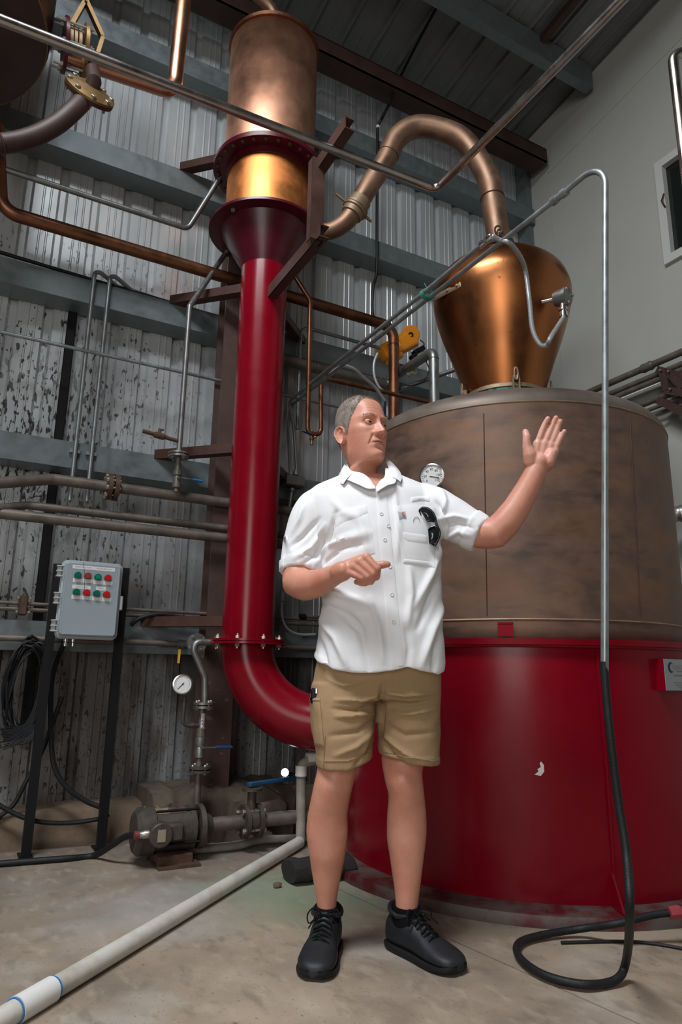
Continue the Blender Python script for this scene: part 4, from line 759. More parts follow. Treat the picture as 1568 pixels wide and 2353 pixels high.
mb = MB(); mb.box((bx1+.018, 3.585, bz1-bh*.52), (.016, .02, .075), bev=.005); part('latch', mb, M['panel_edge'], bxo)
for k_ in (.17, .30): mb = MB(); mb.lathe([(.012, 0), (.012, -.014), (.008, -.016), (.011, -.03), (.011, -.036)], (bx0+bw*k_, 3.62, bz0-.012), n=10); part('cable_gland', mb, M['chrome'], bxo)
def onb(px, py, dy=0.0): return PY(px, py, Yf-dy)
S7 = 7.127
for zx, zy, mk in ((563, 367, 'btn_g'), (727, 378, 'btn_rd'), (893, 398, 'btn_gl'), (1056, 412, 'btn_r'), (540, 640, 'btn_g'), (706, 652, 'btn_r'), (871, 667, 'btn_g'), (1033, 683, 'btn_r')):
    p = onb(100+zx/S7, 1270+zy/S7, .012); mb = MB(); mb.lathe([(.0165, -.012), (.0165, .004), (.0145, .008), (.0125, .008)], p, (0, -1, 0), n=22, cap1=False); bt_ = part('button', mb, M['btn_rd' if 'r' in mk[4:] else 'btn_g'], bxo, 'green push button' if 'g' in mk[4:] else 'red push button')
    mb = MB(); mb.lathe([(.0125, .004), (.0120, .009), (.0, .0095)], p, (0, -1, 0), n=20); part('cap', mb, M[mk], bt_)
    pl_ = onb(100+(zx-2)/S7, 1270+(zy+86)/S7); mb = MB(); mb.box(pl_, (.045, .0012, .019)); part('tag', mb, M['label'], bxo)
for zx, zy, w_, t in ((650, 240, .098, 'FERMENTING PUMP'), (995, 270, .104, 'WATER FEED PUMP'), (622, 563, .086, 'COOL WATER'), (941, 588, .046, 'STEAM')):
    p = onb(100+zx/S7, 1270+zy/S7); mb = MB(); mb.box(p, (w_, .0012, .018)); part('tag', mb, M['label'], bxo); text_on(t, .0088, M['inkgrey'], bxo, p-V(0, .001, 0), V(1, 0, 0), V(0, 0, 1))
p = onb(193, 1330, .001); mb = MB(); mb.tube([onb(192, 1291, .001), onb(193, 1305, .001), onb(195, 1322, .001), onb(194, 1362, .001)], .0009, 5); part('scratch', mb, M['ink'], bxo)
# cables and coil left of the box
mb = MB()
for i in range(16):
    c_ = PY(62+random.uniform(-6, 6), 1580+random.uniform(-14, 14), 3.82+random.uniform(-.02, .015)); a_ = .085+random.uniform(-.02, .02); b_ = .23+random.uniform(-.03, .03); tl_ = random.uniform(-.08, .12)
    mb.tube([c_+V(a_*math.cos(t)+tl_*b_*math.sin(t), .02*math.sin(3*t+i), b_*math.sin(t)) for t in np.linspace(0, 2*PI, 25)[:-1]], .0055, 5, loop=True)
single('wire_coil', mb, M['rubber'], 'tangled coil of dark wire hanging on the wall left of stand', 'wire coil')
mb = MB()
for i in range(14): mb.tube(spline([PY(98+random.uniform(-6, 6), 1560+8*i, 3.80), PY(70, 1650+4*i, 3.78), PY(38, 1672+3*i, 3.77), PY(random.uniform(-2, 12), 1670+4*i, 3.76)], 5), .004, 5)
single('wire_bundle', mb, M['rubber'], 'splayed loose wire ends sticking out left below the coil', 'wires')
for lab, pts, r_ in (('thick black cable sweeping from the wall to the right stand leg', [(150, 1470, 3.8), (120, 1560, 3.8), (118, 1700, 3.79), (128, 1770, 3.78), (160, 1815, 3.77), (200, 1842, 3.76), (232, 1855, 3.75)], .012), ('black cable drooping in front of the kerb between the stand legs', [(-40, 1828, 3.80), (30, 1868, 3.78), (75, 1885, 3.77), (120, 1891, 3.77), (170, 1890, 3.77), (225, 1882, 3.76), (248, 1874, 3.8)], .011), ('black strap hanging behind the stand to the floor', [(143, 1600, 3.82), (120, 1665, 3.82), (95, 1730, 3.82), (60, 1795, 3.83), (30, 1850, 3.84), (-20, 1890, 3.84)], .011)):
    mb = MB(); mb.tube(spline([PY(*p) for p in pts], 8), r_, 8); single('black_cable', mb, M['rubber'], lab, 'cable')
fc_ = [PZ(-60, 1990, .014), PZ(60, 1980, .014), PZ(150, 1973, .014), PZ(215, 1966, .014), PY(258, 1942, 3.42), PY(285, 1924, 3.36), PY(311, 1918, 3.30)]
mb = MB(); mb.tube(spline(fc_, 8), .014, 10); single('pump_cable', mb, M['rubber'], 'black power cable lying on the floor up to the motor', 'cable')
# ================================================================== pump, its pipework and gauge stack
YPm = 3.36
ax0 = PY(300, 1912, YPm); zm = PY(380, 1905, YPm)[2]; xm0, xm1 = PY(305, 1912, YPm)[0], PY(455, 1900, YPm)[0]
pm = root('pump_motor', ((xm0+xm1)/2, YPm, 0), 'dirty grey pump motor on a rusty block with stickers on top', 'pump')
Rm = .098
mb = MB(); mb.lathe([(.05, 0), (.085, .003), (Rm*1.04, .02), (Rm*1.04, .085), (Rm*.97, .09)], (xm0, YPm, zm), (1, 0, 0), n=36); part('fan_cover', mb, M['iron'], pm, 'black fan cover')
mb = MB(); Lm = xm1-xm0; mb.lathe([(Rm*.94, .088), (Rm*.94, Lm*.82), (Rm*.98, Lm*.82), (Rm*.98, Lm*.9), (Rm*.7, Lm*.91)], (xm0, YPm, zm), (1, 0, 0), n=36); part('frame', mb, M['iron'], pm)
for t in np.linspace(0, 2*PI, 5)[:-1]+.5: mb = MB(); mb.cyl((xm0+.09, YPm+Rm*1.0*math.cos(t), zm+Rm*1.0*math.sin(t)), (xm0+Lm*.95, YPm+Rm*1.0*math.cos(t), zm+Rm*1.0*math.sin(t)), .006, 6); part('tie_rod', mb, M['blk'], pm)
mb = MB(); mb.lathe([(.04, Lm*.9), (.04, Lm*.97), (Rm*.98, Lm*.975), (Rm*1.0, Lm*1.05), (.06, Lm*1.1), (.045, Lm*1.2)], (xm0, YPm, zm), (1, 0, 0), n=32); part('volute', mb, M['iron'], pm)
tb = PY(368, 1918, YPm-Rm-.03); mb = MB(); mb.lathe([(.05, -.05), (.052, .02), (.047, .026), (.0, .027)], tb, (0, -1, 0), n=30); mb.box(tb+V(.05, .03, 0), (.12, .06, .075), bev=.01); tbx = part('terminal_box', mb, M['iron'], pm)
mb = MB(); mb.box(tb+V(.0, -.028, .0), (.035, .002, .05)); part('name_label', mb, mat('tan_label', (.27, .24, .17), .6), tbx, 'tan rating label')
gla = PY(330, 1918, YPm-Rm-.02); mb = MB(); mb.lathe([(.015, -.03), (.018, -.028), (.018, .0), (.015, .004), (.015, .02)], gla, (-1, 0, 0), n=12); part('gland', mb, M['bolt'], pm); mb = MB(); mb.lathe([(.014, .02), (.019, .022), (.019, .04), (.012, .042)], gla, (-1, 0, 0), n=12); part('gland_nut', mb, mat('dull_red_nut', (.16, .03, .03), .5), pm, 'dull red gland nut')
bl, bhh = PY(338, 1990, 3.2), zm-Rm*.93; mb = MB(); bxc = (PZ(355, 1985)[0]+PZ(435, 1985)[0])/2; mb.box((bxc, YPm-.02, bhh/2), (.16, .16, bhh), bev=.004); mb.box((bxc+.01, YPm-.03, .006), (.19, .22, .012)); part('pedestal', mb, M['rust'], pm, 'rusty pedestal block')
for i, (fx_, c_) in enumerate(((.40, (.35, .25, .2)), (.62, (.16, .09, .07)))):
    mb = MB(); t0 = 1.95; G = [[V(xm0+Lm*(fx_-.13+.26*u_), YPm-Rm*.95*math.cos(a_)*1.012, zm+Rm*.95*math.sin(a_)*1.012) for u_ in (0, .5, 1)] for a_ in np.linspace(.95, 1.5, 6)]; mb.grid(G); part('sticker', mb, mat('sticker_%d' % i, c_, .5, 0, .6, 30), pm, 'torn sticker')
for px, py in ((337, 1857), (365, 1856)): q = PY(px, py, YPm); mb = MB(); mb.bar(q+V(-.012, 0, .008), q+V(.012, 0, -.008), .01, .002); part('tape_flag', mb, mat('yellow_tape', (.6, .42, .01), .5), pm, 'yellow tape end')
# suction line with butterfly valve
zs_ = PY(540, 1890, YPm)[2]; x0, x1 = xm1+.02, PY(735, 1882, YPm)[0]
sl = root('suction_line', ((x0+x1)/2, YPm, zs_), 'brown pipe from the pump through a butterfly valve with blue lever', 'pipe')
mb = MB(); mb.cyl((x0, YPm, zs_), (x1, YPm, zs_), .033, 20); mb.lathe([(.04, 0), (.042, .03), (.034, .032)], (x0, YPm, zs_), (1, 0, 0), n=16); part('pipe', mb, M['rustpipe'], sl)
bvx = PY(577, 1885, YPm)[0]; mb = MB()
for o_ in (-.035, .035): mb.cyl((bvx+o_-.01, YPm, zs_), (bvx+o_+.01, YPm, zs_), .078, 30)
part('flange', mb, M['iron'], sl); mb = MB(); mb.cyl((bvx-.022, YPm, zs_), (bvx+.022, YPm, zs_), .06, 24); mb.cyl((bvx, YPm, zs_), (bvx, YPm, zs_+.145), .022, 12); mb.lathe([(.05, .14), (.05, .152)], (bvx, YPm, zs_), n=20); part('valve_body', mb, M['iron'], sl)
for i in range(4): t = i*PI/2+.6; piece('bolt', HB, sl, V(bvx-.046, YPm+.06*math.cos(t), zs_+.06*math.sin(t)), (-1, 0, 0)); piece('bolt', HB, sl, V(bvx+.046, YPm+.06*math.cos(t), zs_+.06*math.sin(t)), (1, 0, 0))
zl = zs_+.17; mb = MB(); mb.bar((bvx-.02, YPm, zl), (PY(705, 1822, YPm+.1)[0], YPm+.12, zl), .03, .018, bev=.003); part('lever', mb, M['blue_dk'], sl, 'long scuffed blue lever')
mb = MB(); mb.bar((bvx+.05, YPm-.02, zl-.005), (bvx+.17, YPm-.05, zl-.07), .008, .008); part('trigger', mb, M['blk'], sl)
# gauge stack
YK = 3.50
gs = root('gauge_stack', PY(460, 1850, YK), 'upright steel pipe with flanges, dial gauge and a dark blue lever valve', 'pipe')
g_top, g_el = PY(447, 1476, YK-.0), PY(443, 1490, YK); xk = PY(461, 1700, YK)[0]
zA, zB = PY(465, 1620, YK)[2], PY(460, 1767, YK)[2]; zend = PY(458, 1860, YK)[2]
pth_ = fillet([PY(520, 1477, YK), PY(437, 1474, YK), PY(471, 1556, YK), V(xk+.012, YK, zA)], [0, .035, .05, 0], 6)
mb = MB(); mb.tube(pth_, .0175, 14); part('upper_pipe', mb, M['steel'], gs)
q = PY(453, 1478, YK+.05); mb = MB(); mb.cyl(q, q+V(.0, .015, 0), .052, 28); part('blind_flange', mb, M['steel'], gs)
for t in (.6, 2.2, 3.8, 5.3): piece('bolt', HBS, gs, q+V(.04*math.cos(t), 0, .04*math.sin(t)), (0, -1, 0))
for z_, m_ in ((zA, 'steel'), (zB, 'iron')):
    mb = MB(); mb.cyl((xk+.006, YK, z_+.002), (xk+.006, YK, z_+.014), .055, 28); mb.cyl((xk+.006, YK, z_-.016), (xk+.006, YK, z_-.004), .055, 28); part('flange', mb, M[m_], gs)
    for i in range(4): t = i*PI/2+.3; piece('bolt', HBS, gs, V(xk+.006+.043*math.cos(t), YK+.043*math.sin(t), z_+.014)); piece('bolt', HBS, gs, V(xk+.006+.043*math.cos(t), YK+.043*math.sin(t), z_-.016), (0, 0, -1))
zv_ = PY(458, 1716, YK)[2]
mb = MB(); mb.lathe([(.016, zA-.016), (.016, zv_+.09), (.024, zv_+.088), (.024, zv_+.05), (.017, zv_+.045)], (xk, YK, 0), n=14); part('riser', mb, M['rustpipe'], gs)
mb = MB(); mb.lathe([(.018, zv_+.05), (.026, zv_+.045), (.028, zv_+.01), (.024, zv_), (.028, zv_-.01), (.026, zv_-.05), (.018, zv_-.055)], (xk, YK, 0), n=14); mb.cyl((xk, YK, zv_), (xk, YK-.045, zv_), .008, 8); mb.bar((xk-.01, YK-.045, zv_), (xk+.07, YK-.045, zv_), .016, .005); part('ball_valve', mb, M['steel'], gs)
mb = MB(); mb.bar((xk+.065, YK-.045, zv_), (xk+.155, YK-.046, zv_-.002), .022, .014, bev=.004); part('lever_grip', mb, M['navy'] if False else mat('blue_grip', (.012, .05, .16), .4), gs, 'dark blue grip')
mb = MB(); mb.cyl((xk, YK, zB-.01), (xk, YK, zend), .017, 14); mb.cyl((xk, YK, zB), (xk, YK, zv_-.04), .0165, 14); part('lower_pipe', mb, M['rustpipe'], gs)
zp = PY(465, 1665, YK)[2]; mb = MB(); G = [[V(xk+.0168*math.sin(a_), YK-.0168*math.cos(a_), zp+dz) for dz in (-.055, .055)] for a_ in np.linspace(-.5, .9, 8)]; mb.grid(G); part('paper_tag', mb, M['label'], gs); text_on('P-07', .026, M['ink'], gs, V(xk+.004, YK-.0176, zp), V(0, 0, 1), V(-1, 0, 0))
zg = PY(440, 1667, YK)[2]; gx = PY(421, 1640, YK)[0]
mb = MB(); mb.tube(fillet([V(xk, YK, zg), V(gx, YK, zg), V(gx, YK-.01, PY(420, 1600, YK)[2])], .03, 6), .0095, 10); mb.lathe([(.014, -.012), (.014, .012)], V((xk+gx)/2, YK, zg), (1, 0, 0), n=8); part('gauge_tube', mb, M['iron'], gs)
gc = PY(420, 1572, YK-.03); gn = unit(CAM-gc+V(.15, 0, .0)); gr = 21.5/1569*np.linalg.norm(gc-CAM)*.96; gx1 = unit(np.cross((0, 0, 1), gn)); gy1 = np.cross(gn, gx1)
mb = MB(); mb.lathe([(gr*.9, -.045), (gr, -.04), (gr, -.004), (gr*1.03, -.002), (gr*1.03, .005), (gr*.9, .006), (gr*.88, .0)], gc, gn, n=36, cap1=False); ga = part('gauge', mb, M['chrome'], gs, 'round white dial pressure gauge')
mb = MB(); mb.lathe([(gr*.88, -.002), (gr*.88, .001)], gc, gn, n=36); part('dial', mb, M['dial'], ga)
mb = MB()
for i in range(21): an = math.radians(225-270*i/20); e = math.cos(an)*gx1+math.sin(an)*gy1; mb.bar(gc+e*gr*.66+gn*.0016, gc+e*gr*.78+gn*.0016, .001, .0005, up=gn)
e = unit(-gx1-gy1*1.05); mb.bar(gc-e*gr*.2+gn*.003, gc+e*gr*.66+gn*.003, .0028, .0008, up=gn); mb.cyl(gc+gn*.001, gc+gn*.004, .004, 10); part('needle', mb, M['ink'], ga)
# floor pipes near the pump
pv = PZ(688, 1936, .028); pv0 = PZ(-30, 2362, .028)
dv2 = unit(pv0-pv); pp = root('drain_pipe', (pv+pv0)/2*V(1, 1, 0), 'long dirty white plastic pipe lying across the floor', 'pipe')
mb = MB(); mb.tube([pv, pv0], .028, 22); part('pipe', mb, M['pvc'], pp)
q = pv+dv2*min(np.linspace(0, 4, 400), key=lambda t_: abs(proj(pv+dv2*t_)[0]-80)); mb = MB(); mb.lathe([(.0282, -.062), (.0325, -.062), (.0325, .062), (.0282, .062)], q, dv2, n=24); part('coupling', mb, M['white'], pp, 'white coupling'); mb = MB()
for o_ in (-.068, .066): mb.torus(q+dv2*o_, dv2, .0292, .0024, 28, 6)
part('glue_mark', mb, M['blue'], pp, 'blue glue ring')
mb = MB(); mb.tube(fillet([pv+dv2*.12, pv-dv2*.02, V(pv[0]+.0, pv[1]-.0, .40), V(pv[0]+.16, pv[1]-.02, .43)], [0, .03, .03, 0], 6), .025, 16); part('riser', mb, M['pvc2'], pp, 'grimy upright leg')
q = V(pv[0], pv[1], .39); mb = MB(); mb.cyl(q+V(0, 0, -.05), q, .03, 16); mb.cyl(V(pv[0]+.03, pv[1], .42), V(pv[0]+.10, pv[1]-.01, .425), .031, 16); part('elbow_socket', mb, M['pvc'], pp)
a, b = PZ(428, 1954, .02), PZ(690, 1926, .02); mb = MB(); mb.tube(spline([a, a*.6+b*.4+V(0, -.02, 0), a*.35+b*.65+V(0, .03, .004), b], 6), .019, 12); single('floor_pipe', mb, M['pvc2'], 'grimy thin pipe on the floor behind the pump pedestal', 'pipe')
a = PZ(712, 2022, .0); mb = MB(); n_ = 10; R_ = []
for i in range(n_): 
    s_ = i/(n_-1); R_.append([V(a[0]-.10+.28*s_+.01*noise.noise((i, j, 2)), a[1]-.02*s_+.075*math.cos(t)+.01*noise.noise((i*.9, j*.9, 4)), max(.0, .045+.045*math.sin(t)+.012*noise.noise((i*.8, j*.8, 9)))) for j, t in enumerate(np.linspace(0, 2*PI, 15)[:-1])])
mb.rings(R_); single('black_bundle', mb, M['darkfoam'], 'rough black foam bundle on floor behind the left calf', 'bundle')
a = PZ(637, 2040, .0); mb = MB(); mb.sphere(a+V(0, 0, .011), .016, 9, 6, (1.2, .9, .75)); mb.v = [tuple(np.array(v)+.004*V(*noise.noise_vector(Vector(v)*60))) for v in mb.v]; single('stone_chip', mb, M['stone'], 'small brown stone lying on the green-stained floor', 'stone', ang=20)
a = PZ(620, 1900, .20); mb = MB(); c_ = PY(625, 1862, 3.585); mb.sphere(c_, .06, 12, 8, (1.5, .5, .9)); mb.v = [tuple(np.array(v)+.02*V(*noise.noise_vector(Vector(v)*14))) for v in mb.v]; single('broken_brick', mb, M['stone'], 'broken brown lump in the face of the concrete plinth', 'brick', ang=20)
# work light
q = PY(655, 1775, 3.62); wl = root('work_light', q, 'small lit lamp under the red elbow beside the upright plastic pipe', 'lamp'); ln = unit(CAM-q+V(-.6, 0, .3)); hb = q-ln*.05
mb = MB(); mb.lathe([(.012, -.09), (.018, -.06), (.024, -.01), (.024, 0)], q, ln, n=20); mb.tube([q-ln*.08, PY(690, 1785, 3.62), PY(705, 1795, 3.6)], .012, 8); part('housing', mb, M['blk'], wl)
mb = MB(); mb.lathe([(.021, 0), (.019, .005), (0, .008)], q, ln, n=20); part('lens', mb, M['lamp'], wl)
# ================================================================== black hose below the post
fz = .018
hp_ = [post_bot+V(0, 0, .03), post_bot+V(0, 0, -.06), PD(1402, 1680, 2.13), PD(1420, 1830, 2.14), PD(1440, 1960, 2.12), PD(1448, 2090, 2.05), PZ(1440, 2205, fz+.05), PZ(1415, 2252, fz), PZ(1340, 2262, fz), PZ(1250, 2240, fz), PZ(1195, 2200, fz), PZ(1192, 2168, fz), PZ(1240, 2150, fz), PZ(1330, 2135, fz+.01), PZ(1420, 2122, fz+.05), PZ(1500, 2103, .09), PZ(1558, 2096, .10)]
hs = root('black_hose', PZ(1340, 2262), 'black rubber hose looping on the floor before the red drum', 'hose')
mb = MB(); mb.tube(spline(hp_, 10), .0115, 16); part('hose', mb, M['rubber'], hs)
he = hp_[-1]; hd_ = unit(hp_[-1]-hp_[-2]); mb = MB(); mb.lathe([(.012, -.03), (.020, -.028), (.022, .0), (.018, .012)], he, hd_, n=8); part('hose_nut', mb, mat('faded_red_nut', (.28, .04, .05), .5), hs, 'faded red hose nut'); mb = MB(); mb.cyl(he+hd_*.01, he+hd_*.12, .020, 14); part('tail', mb, M['chrome'], hs)
mb = MB(); mb.tube(spline([PZ(1290, 2166, .006), PZ(1420, 2163, .006), PZ(1500, 2168, .006), PZ(1600, 2185, .006)], 6), .005, 6); single('thin_cable', mb, M['rubber'], 'thin dark cable on the floor behind the hose loop', 'cable')
# ================================================================== the man
AZ = math.radians(31.0); DM = 2.36
mf = V(-math.sin(AZ), -math.cos(AZ), 0)          # from the man towards the viewer
ms = V(math.cos(AZ), -math.sin(AZ), 0)           # across him, towards the picture's right
mu = V(0, 0, 1)
def PM(px, py, d=0.0):
    r_ = ray(px, py); t = (DM-d)/(-(r_@mf)); return CAM+r_*t
def pxm(py, d=0.0): return np.linalg.norm(PM(785, py, d)-PM(784, py, d))     # metres per pixel there
def chain(mb, pts, n=10):       # a limb: rounded, tapering through (point, radius) pairs
    P = [np.array(p, float) for p, _ in pts]; R = [r for _, r in pts]; Q, S = [], []
    for i in range(len(P)-1):
        L = np.linalg.norm(P[i+1]-P[i]); k = max(2, int(L/.012))
        for j in range(k): Q.append(P[i]+(P[i+1]-P[i])*j/k); S.append(R[i]+(R[i+1]-R[i])*j/k)
    Q.append(P[-1]); S.append(R[-1])
    a, b = unit(Q[0]-Q[1]), unit(Q[-1]-Q[-2]); h0 = [(Q[0]+a*S[0]*math.sin(t), S[0]*math.cos(t)) for t in (1.45, 1.1, .7, .35)]; h1 = [(Q[-1]+b*S[-1]*math.sin(t), S[-1]*math.cos(t)) for t in (.35, .7, 1.1, 1.45)]
    mb.tube([p for p, _ in h0]+Q+[p for p, _ in h1], [s for _, s in h0]+S+[s for _, s in h1], n)
def loft(mb, rows, n=40, axes=None):
    """rows of (centre, half width across, half depth front, half depth back[, exponent])"""
    A = axes or (ms, mf, mu); R = []
    for row in rows:
        c, w, df, db = row[:4]; e = row[4] if len(row) > 4 else 2.0; r_ = []
        for j in range(n):
            t = 2*PI*j/n; cx_, sy_ = math.cos(t), math.sin(t); q = 2.0/e
            r_.append(c+A[0]*w*math.copysign(abs(cx_)**q, cx_)+A[1]*(df if sy_ > 0 else db)*math.copysign(abs(sy_)**q, sy_))
        R.append(r_)
    mb.rings(R)
def densify(rows, k=5):
    c = spline([r[0] for r in rows], k); pad = [list(r[1:]) + [2.0]*(4-len(r[1:])) for r in rows]
    o = spline([V(p[0], p[1], p[2]) for p in pad], k); e = spline([V(p[3], 0, 0) for p in pad], k)
    return [(c[i], o[i][0], o[i][1], o[i][2], e[i][0]) for i in range(len(c))]
def remesh(mb, voxel, smooth=3, fac=.5):
    me = bpy.data.meshes.new('tmp'); me.from_pydata(mb.v, [], mb.f); me.update()
    bm = bmesh.new(); bm.from_mesh(me); bmesh.ops.triangulate(bm, faces=[f for f in bm.faces if len(f.verts) > 4]); bmesh.ops.recalc_face_normals(bm, faces=bm.faces[:]); bm.to_mesh(me); bm.free()
    o = bpy.data.objects.new('tmp', me); COL.objects.link(o); m_ = o.modifiers.new('r', 'REMESH'); m_.mode = 'VOXEL'; m_.voxel_size = voxel
    if smooth: s_ = o.modifiers.new('s', 'SMOOTH'); s_.iterations = smooth; s_.factor = fac
    bpy.context.view_layer.update(); ev = o.evaluated_get(bpy.context.evaluated_depsgraph_get()); r = ev.to_mesh()
    n = len(r.vertices); v = np.empty(n*3); r.vertices.foreach_get('co', v); v = v.reshape(-1, 3); f = [tuple(p.vertices) for p in r.polygons]; nn = np.empty(n*3); r.vertices.foreach_get('normal', nn)
    ev.to_mesh_clear(); bpy.data.objects.remove(o); bpy.data.meshes.remove(me); return v, f, nn.reshape(-1, 3)
def smooth01(x): x = np.clip(x, 0, 1); return x*x*(3-2*x)
def fold(v, nrm, line, depth, width, d=0.0, back=None):
    """raise (or sink) a cloth surface along a polyline drawn in the man's plane"""
    pts = [PM(px, py, d) for px, py in line]; a2 = [(p@ms, p[2]) for p in pts]; s = v@ms; z = v[:, 2]; best = np.full(len(v), 9.0); tt = np.zeros(len(v)); tot = len(a2)-1
    for i in range(tot):
        ax_, az_ = a2[i]; bx_, bz_ = a2[i+1]; L2 = (bx_-ax_)**2+(bz_-az_)**2; u_ = np.clip(((s-ax_)*(bx_-ax_)+(z-az_)*(bz_-az_))/L2, 0, 1); dd_ = np.hypot(s-ax_-u_*(bx_-ax_), z-az_-u_*(bz_-az_)); k = dd_ < best; best[k] = dd_[k]; tt[k] = (i+u_[k])/tot
    front = smooth01((nrm@mf+.15)/.4); w = np.exp(-(best/width)**2)*np.sin(np.clip(tt*.92+.04, 0, 1)*PI)**.6*front
    return v+nrm*(depth*w)[:, None]
skinm = mat('fair_skin', (.61, .295, .21), .46, 0, 0, 16, col2=(.54, .225, .15), lo=.3, hi=.7, bump=.08, bscale=160)
_b = skinm.node_tree.nodes['Principled BSDF']; _b.inputs['Subsurface Weight'].default_value = .12; _b.inputs['Subsurface Radius'].default_value = (.010, .004, .002); _b.inputs['Subsurface Scale'].default_value = .6
cloth = mat('white_cotton', (.78, .79, .815), .8, 0, .02, 20, bump=.10, bscale=420); clothd = mat('white_cotton_trim', (.78, .79, .815), .8, 0, .02, 20, bump=.1, bscale=420)
khaki = mat('khaki_canvas', (.36, .235, .125), .85, 0, .10, 14, bump=.25, bscale=420); khaki2 = mat('khaki_hem', (.35, .23, .122), .85, 0, .10, 14, bump=.25, bscale=420)
shoeM = mat('black_shoe_leather', (.013, .015, .019), .55, 0, .3, 24, bump=.10, bscale=260, spec=.4); soleM = mat('black_rubber_sole', (.009, .009, .010), .6, spec=.3); sockM = mat('black_sock', (.005, .005, .006), .9, spec=.1); laceM = mat('black_lace', (.004, .004, .005), .8, spec=.2)
hairM = mat('short_grey_hair', (.27, .225, .195), .6, 0, 0, 40, col2=(.17, .14, .12), lo=.35, hi=.62)
overlay(skinm, (.50, .17, .115), 11, .48, .72, fac=.55); overlay(skinm, (.34, .16, .10), 190, .66, .72, fac=.35, detail=2)
man = root('person', PM(862, 2200)*V(1, 1, 0), 'man in a white rolled sleeve shirt and khaki shorts gesturing at the copper pot', 'person')

# ---- body: torso, arms, hands and legs grown into one surface
mb = MB()
def R2(l, r, py, df, db, d=0.0, e=2.0, grow=0.0):
    a, b = PM(l, py, d), PM(r, py, d); c = (a+b)/2; c[2] = PM(784, py, d)[2] if False else c[2]; return (c, np.linalg.norm(b-a)/2+grow, df, db, e)
loft(mb, densify([R2(800, 905, 1095, .05, .06, -.02), R2(745, 960, 1125, .07, .08, -.01), R2(715, 995, 1160, .09, .10), R2(745, 1005, 1260, .10, .10), R2(760, 1000, 1400, .10, .09), R2(750, 1005, 1520, .10, .09), R2(745, 1000, 1590, .08, .08)], 4), 32)
hips = [(PM(800, 1570), .085), (PM(790, 1680, .01), .075), (PM(775, 1770, .02), .062)]; chain(mb, hips, 16); chain(mb, [(PM(925, 1570, -.04), .075), (PM(930, 1680, -.05), .068), (PM(928, 1760, -.04), .058)], 16)
def legrows(rows, side):
    out = []
    for py, l, r, df, db, d in rows:
        a, b = PM(l, py, d), PM(r, py, d); out.append(((a+b)/2, np.linalg.norm(b-a)/2, df, db))
    return densify(out, 5)
loft(mb, legrows([(1700, 728, 838, .085, .08, 0), (1745, 731, 826, .076, .07, .005), (1775, 728, 819, .072, .062, .01), (1800, 722, 813, .069, .060, .015), (1830, 716, 806, .064, .060, .01), (1870, 708, 799, .056, .066, 0), (1905, 704, 800, .052, .07, -.005), (1935, 706, 798, .05, .07, -.008), (1965, 711, 794, .047, .063, -.01), (2000, 716, 787, .043, .055, -.02), (2040, 723, 779, .040, .047, -.028), (2070, 728, 774, .038, .044, -.035), (2095, 729, 775, .04, .046, -.04), (2130, 727, 777, .04, .045, -.04)], 0), 32)
loft(mb, legrows([(1700, 878, 978, .07, .08, -.06), (1745, 877, 976, .075, .07, -.04), (1775, 881, 971, .071, .062, -.04), (1800, 886, 973, .069, .060, -.035), (1830, 893, 976, .063, .060, -.04), (1870, 890, 980, .055, .066, -.05), (1905, 889, 981, .052, .07, -.055), (1935, 890, 979, .05, .07, -.055), (1965, 895, 975, .047, .063, -.055), (2000, 900, 971, .043, .055, -.055), (2040, 906, 966, .040, .047, -.055), (2070, 909, 962, .038, .044, -.055), (2095, 909, 961, .04, .046, -.06), (2130, 908, 963, .04, .045, -.06)], 1), 32)
# kneecaps and calf muscles
for px, py, d in ((768, 1795, .062), (928, 1795, .018)): mb.sphere(PM(px, py, d), .03, 14, 10, (1, .6, 1.15), (ms, mf, mu))
u = lambda px, py, d, rpx: (PM(px, py, d), rpx*pxm(py, d))
# his right arm (picture left): hangs, forearm comes forward across the belly
arm_l = [u(730, 1170, -.01, 40), u(708, 1230, -.01, 37), u(688, 1300, .01, 37), u(684, 1338, .05, 36.5), u(703, 1345, .08, 36), u(728, 1341, .12, 32.5), u(752, 1330, .16, 27), u(776, 1320, .20, 21.5), u(790, 1316, .215, 20)]
chain(mb, arm_l, 24); mb.sphere(PM(668, 1352, .03), .024, 12, 8)
arm_r = [u(978, 1172, -.01, 40), u(1050, 1201, .02, 34), u(1105, 1226, .05, 35), u(1138, 1226, .07, 35), u(1160, 1204, .08, 34), u(1186, 1170, .085, 31), u(1211, 1126, .09, 27.5), u(1230, 1088, .095, 24.5), u(1238, 1068, .095, 23)]
chain(mb, arm_r, 24); mb.sphere(PM(1150, 1245, .055), .02, 12, 8)
bv, bf, bn = remesh(mb, .006, 6, .5)
# ---- hands (finer voxels, rooted well inside the wrists)
mb = MB(); S = 5.6; ox, oy = 1060, 920; hz = lambda x, y, d, r: (PM(ox+x/S, oy+y/S, d), r)
D0 = .10
chain(mb, [u(1222, 1104, .092, 25), u(1232, 1084, .095, 24), hz(985, 860, .095, .035), hz(1000, 800, .10, .033)], 20)
for (x0, y0, x1, y1, r0_, r1_) in ((930, 850, 985, 560, .020, .0165), (985, 850, 1070, 560, .020, .017), (1060, 850, 1150, 580, .019, .0165), (1110, 850, 1205, 640, .018, .0155)): chain(mb, [hz(x0, y0, D0-.008, r0_), hz((x0+x1)/2, (y0+y1)/2, D0-.012, .018), hz(x1, y1, D0-.006, r1_)], 14)
chain(mb, [hz(900, 790, D0+.004, .026), hz(880, 690, D0+.014, .023), hz(850, 600, D0+.018, .0165)], 14)      # thumb mound
chain(mb, [hz(1120, 800, D0+.004, .023), hz(1160, 690, D0+.006, .018)], 12)                            # heel of the hand
